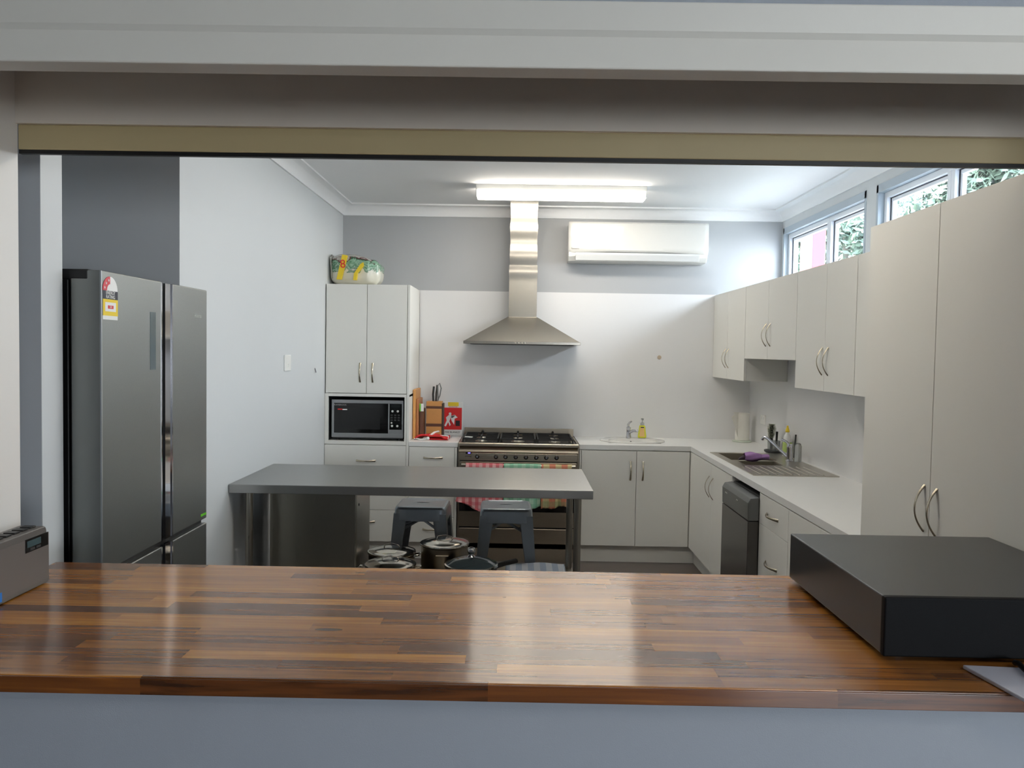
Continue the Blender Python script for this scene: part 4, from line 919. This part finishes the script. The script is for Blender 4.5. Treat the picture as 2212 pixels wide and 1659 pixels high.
# ------------------------------------------------------------------ stainless work table
def table():
    t = thing('work_table', 'long stainless steel work table in the middle of the kitchen', 'table', (-.54, 4.52, 0))
    x0, x1, y0, y1 = XL + .002, .386, 4.145, 4.905
    obj('table_top', B(x0, x1, y0, y1, .855, .9), M_steelT, t, bev=.003)
    for lx, ly in ((-1.375, 4.20), (-1.375, 4.85), (.312, 4.20), (.312, 4.85)):
        l = obj('leg', MB().cyl((lx, ly, .03), (lx, ly, .855), .019, 20), M_leg, t, smooth=True)
        obj('foot', MB().lathe([(.012, 0), (.022, .005), (.022, .03), (.019, .035)], (lx, ly, 0), 16), M_black, l, smooth=True)
    obj('under_shelf', B(x0 + .03, .335, 4.17, 4.88, .288, .318), M_steel, t, bev=.003)
table()
t = thing('steel_cabinet', 'boxy stainless steel appliance standing on the table undershelf', 'appliance', (-1.11, 4.66, .3185))
obj('casing', B(-1.338, -.872, 4.43, 4.84, .3185, .84), M_steelB, t, bev=.003)
obj('side_panel', B(-.872, -.869, 4.445, 4.835, .33, .835), M_steel, t)
for sy, sz in ((4.50, .74), (4.78, .80)): obj('screw', MB().lathe([(.008, 0), (.007, .003), (0, .004)], (-.869, sy, sz), 10, 'X'), M_black, t)

# pots
def pot(name, label, x, y, r, h, kind, z0=.3185):
    t = thing(name, label, 'pot', (x, y, z0), 'pots on the table undershelf')
    obj('pan', MB().lathe([(r * .94, 0), (r * .985, .008), (r * .985, h - .01), (r * 1.03, h - .004), (r * 1.03, h), (r * .97, h), (r * .965, .01), (0, .01)], (x, y, z0), 48), M_potb if kind != 'fry' else M_dark, t, smooth=True)
    lz = z0 + h
    if kind == 'steel':
        l = obj('lid', MB().lathe([(r * 1.03, .001), (r * 1.02, .006), (r * .93, .004), (r * .80, .012), (r * .45, .022), (r * .15, .025), (0, .025)], (x, y, lz), 48), M_pot, t, smooth=True)
        obj('lid_handle', MB().tube([(x - .045, y, lz + .02), (x - .04, y, lz + .038), (x, y, lz + .046), (x + .04, y, lz + .038), (x + .045, y, lz + .02)], .005, 8, side=(0, 1, 0), flat=.7), M_pot, l, smooth=True)
    else:
        l = obj('lid', MB().lathe([(r * 1.0, .002), (r * .95, .010), (r * .7, .030), (r * .3, .043), (0, .046)], (x, y, lz), 48), M_lidglass, t, 'smoked glass lid', smooth=True)
        obj('lid_rim', MB().lathe([(r * 1.03, .0), (r * 1.03, .008), (r * .97, .010), (r * .97, .002)], (x, y, lz), 48), M_pot, l, smooth=True)
        obj('lid_knob', MB().lathe([(.022, .044), (.018, .05), (.012, .056), (.020, .068), (.023, .08), (.018, .092), (0, .098)], (x, y, lz), 24), M_chrome, l, smooth=True)
    return t
p = pot('saucepan', 'tall steel stockpot with flat lid, the tallest of the pots', -.405, 4.63, .135, .185, 'steel')
obj('side_handle', MB().tube([(-.44, 4.50, .468), (-.438, 4.475, .47), (-.372, 4.475, .47), (-.37, 4.50, .468)], .005, 8), M_pot, p, smooth=True)
p = pot('saucepan', 'shallow steel pot with shiny lid just behind the leftmost front pot', -.715, 4.70, .134, .115, 'steel')
obj('side_handle', MB().tube([(-.586, 4.73, .415), (-.556, 4.72, .42), (-.556, 4.68, .42), (-.586, 4.67, .415)], .005, 8), M_pot, p, smooth=True)
p = pot('saucepan', 'steel pot with looped side handles at front left under the table', -.672, 4.37, .134, .128, 'steel')
for s_ in (-1, 1): obj('side_handle', MB().tube([(-.672 + s_ * .128, 4.40, .425), (-.672 + s_ * .165, 4.39, .432), (-.672 + s_ * .165, 4.35, .432), (-.672 + s_ * .128, 4.34, .425)], .005, 8), M_pot, p, smooth=True)
p = pot('frying_pan', 'frying pan under a smoked glass lid with round steel knob', -.236, 4.32, .138, .145, 'fry')
obj('handle', MB().tube([(-.105, 4.36, .45), (-.06, 4.40, .455), (.0, 4.47, .452)], .013, 12, side=(0, 0, 1), flat=1.2), M_black, p, 'black handle', smooth=True)
# folded tea towel on the shelf
def ft(u, v): return Vector((-.06 + .345 * u, 4.50 + .335 * v, .336 + .004 * math.sin(u * 8 + v * 3)))
q = MB(); q.grid(lambda u, v: ft(u, v) + Vector((0, 0, 0)), 20, 16)
tag(obj('tea_towel', q, M_tblu, solid=.022, smooth='all'), 'folded grey tea towel with blue stripes on the table undershelf', 'tea towel')

# ------------------------------------------------------------------ stools
def stool_proto():
    t = thing('metal_stool', '', 'stool', (0, 0, 0), 'metal stools behind the table')
    h = .645; hw = .152; n = 48
    def rsq(w_, z, r=.035):
        pts = []
        for k in range(n):
            a = 2 * PI * k / n; c_, s_ = math.cos(a), math.sin(a); e = .22
            pts.append(Vector((math.copysign(abs(c_) ** e, c_) * w_, math.copysign(abs(s_) ** e, s_) * w_, z)))
        return pts
    slot = [Vector((math.cos(2 * PI * k / n) * .042, math.sin(2 * PI * k / n) * .010, h)) for k in range(n)]
    mb = MB(); L_ = [rsq(hw + .010, h - .085), rsq(hw + .0095, h - .083), rsq(hw + .005, h - .020), rsq(hw + .004, h - .014), rsq(hw - .002, h - .003), rsq(hw - .012, h), rsq(hw - .02, h - .004), rsq(.06, h - .005), slot, [p - Vector((0, 0, .008)) for p in slot]]
    for l in L_: mb.v += l
    for j in range(len(L_) - 1):
        for i in range(n): mb.f.append((j * n + i, j * n + (i + 1) % n, (j + 1) * n + (i + 1) % n, (j + 1) * n + i))
    obj('seat', mb, M_stool, t, solid=.002, smooth=True, local=True)
    for sx_, sy2 in ((-1, -1), (1, -1), (1, 1), (-1, 1)):
        top = Vector((sx_ * (hw + .006), sy2 * (hw + .006), h - .04)); bot = Vector((sx_ * .200, sy2 * .200, .012))
        mb = MB()
        for d, dd in (((-sx_, 0), 0), ((0, -sy2), 1)):
            wt, wb = .082, .036
            a = top; b = top + Vector((d[0] * wt, d[1] * wt, 0)); c = bot + Vector((d[0] * wb, d[1] * wb, 0)); e = bot
            nrm = Vector((0, -sy2, 0)) if dd == 0 else Vector((-sx_, 0, 0))
            mb.prism([a, b, c, e], nrm * .003)
            mb.prism([b, b + nrm * .010, c + nrm * .008, c], Vector((d[0], d[1], 0)) * -.003)
        l = obj('leg', mb, M_stool, t, local=True, bev=.0012)
        obj('rubber_foot', MB().box(min(bot.x, bot.x - sx_ * .036), max(bot.x, bot.x - sx_ * .036), min(bot.y, bot.y - sy2 * .036), max(bot.y, bot.y - sy2 * .036), 0, .014), M_black, l, local=True)
    for s_ in (-1, 1):
        obj('cross_brace', MB().tube([(-.165, -.165 * s_, .475), (0, 0, .545 + .006 * s_), (.165, .165 * s_, .475)], .010, 8, side=(0, 0, 1), flat=.25), M_stool, t, local=True)
    return t
def dup(root, loc, rz, label):
    r = root.copy(); COL.objects.link(r); r.location = loc; r.rotation_euler = (0, 0, rz); r['label'] = label
    for ch in list(root.children):
        c = ch.copy(); COL.objects.link(c); c.parent = r
        for g in ch.children:
            d = g.copy(); COL.objects.link(d); d.parent = c
    return r
st1 = stool_proto(); st1.location = (-.583, 5.10, 0); st1.rotation_euler = (0, 0, R(-1)); st1['label'] = 'gunmetal metal stool at left, behind the tall stockpot'
dup(st1, (-.066, 5.085, 0), R(2), 'gunmetal metal stool at right, in front of the cooker')

# ------------------------------------------------------------------ things on the servery bench
t = thing('black_receiver_box', 'large matt black electronics box on the right end of the bench', 'electronics box', (1.04, 1.92, .987))
obj('casing', MB().box(.742, 1.277, 1.656, 2.222, .999, 1.118), M_receiver, t, bev=.003)
obj('front_panel', B(.741, 1.278, 1.640, 1.656, .998, 1.119), mat('matt black front', (10, 11, 14), .6, spec=.12, var=.05, bump=.1, bscale=700), t, bev=.003)
for fx in (.79, 1.23):
    for fy in (1.70, 2.16): obj('foot', MB().lathe([(.022, 0), (.022, .013)], (fx, fy, .9872), 20), M_black, t)
tag(obj('white_tray', MB().prism([(.885, 1.612, .9875), (.912, 1.450, .9875), (1.02, 1.42, .9875), (1.05, 1.60, .9875)], (0, 0, .008)), mat('white tablet shell', (205, 208, 222), .3, var=0), bev=.002), 'white flat device poking out in front of the black box', 'device')
tag(obj('black_cable', MB().tube([(1.0, 1.632, .994), (.99, 1.605, 1.003), (.978, 1.55, 1.003), (.986, 1.50, 1.003), (1.01, 1.44, 1.003), (1.06, 1.40, .994)], .0055, 10), M_black, smooth=True), 'black cable lying over the white flat device', 'cable')

def radio():
    t = thing('digital_radio', 'grey digital radio with perforated front at the left end of the bench', 'radio', (-1.228, 1.96, .987))
    xf, xb, y0, y1, z0, z1 = -1.197, -1.262, 1.80, 2.088, .989, 1.136
    n = 8; r = .012; prof = []
    for cy3, cz3, a0 in ((y1 - r, z0 + r, -PI / 2), (y1 - r * 1.0, z1 - r * 1.3, 0), (y0 + r, z1 - r * 1.3, PI / 2), (y0 + r, z0 + r, PI)):
        for i in range(n + 1):
            a = a0 + i * PI / 2 / n; rr_ = r * (1.3 if cz3 > 1.05 else 1); prof.append((cy3 + r * math.cos(a) - (.012 if (cz3 > 1.05 and cy3 > 1.9) else 0), cz3 + rr_ * math.sin(a)))
    mr = mat('radio grey', (104, 100, 96), .4, .25, var=.03)
    obj('case', MB().prism([(xf, y, z) for y, z in prof], (xb - xf, 0, 0)), mr, t, bev=.003)
    gm = bpy.data.materials.new('perforated grille'); gm.use_nodes = True; nn = gm.node_tree.nodes; LL = gm.node_tree.links; p = nn['Principled BSDF']
    tcn = nn.new('ShaderNodeTexCoord'); vo = nn.new('ShaderNodeTexVoronoi'); vo.inputs['Scale'].default_value = 330; vo.inputs['Randomness'].default_value = 0; LL.new(tcn.outputs['Object'], vo.inputs['Vector'])
    rmp = nn.new('ShaderNodeValToRGB'); rmp.color_ramp.elements[0].position = .28; rmp.color_ramp.elements[0].color = lin((44, 40, 38)); rmp.color_ramp.elements[1].position = .36; rmp.color_ramp.elements[1].color = lin((112, 106, 102))
    LL.new(vo.outputs['Distance'], rmp.inputs[0]); LL.new(rmp.outputs[0], p.inputs['Base Color']); p.inputs['Roughness'].default_value = .45; p.inputs['Metallic'].default_value = .3
    obj('speaker_grille', B(xf - .001, xf + .0012, y0 + .012, y1 - .006, z0 + .012, 1.118), gm, t)
    sc = obj('screen_surround', B(xf, xf + .0022, 1.982, 2.078, 1.086, 1.119), M_blackg, t)
    obj('lcd_screen', B(xf + .002, xf + .003, 1.988, 2.045, 1.098, 1.114), mat('lcd teal grey', (58, 78, 82), .2, var=0), sc)
    obj('button', B(xf + .002, xf + .004, 2.0, 2.018, 1.0895, 1.095), M_dark, sc); obj('button', B(xf + .002, xf + .004, 2.024, 2.042, 1.0895, 1.095), M_dark, sc)
    for k in range(5): obj('button', B(-1.24, -1.212, 1.90 + k * .033, 1.922 + k * .033, z1 + .0, z1 + .004), M_black, t, bev=.001)
    obj('blue_sticker', B(xf + .001, xf + .002, 1.865, 1.889, .996, 1.018), M_blue, t)
    obj('handle_tip', MB().tube([(-1.245, 1.82, 1.136), (-1.245, 1.85, 1.15), (-1.243, 1.893, 1.152)], .005, 8), M_dark, t, smooth=True)
    for fy in (y0 + .03, y1 - .03): obj('foot', B(-1.25, -1.205, fy - .01, fy + .01, .9872, .990), M_black, t)
radio()
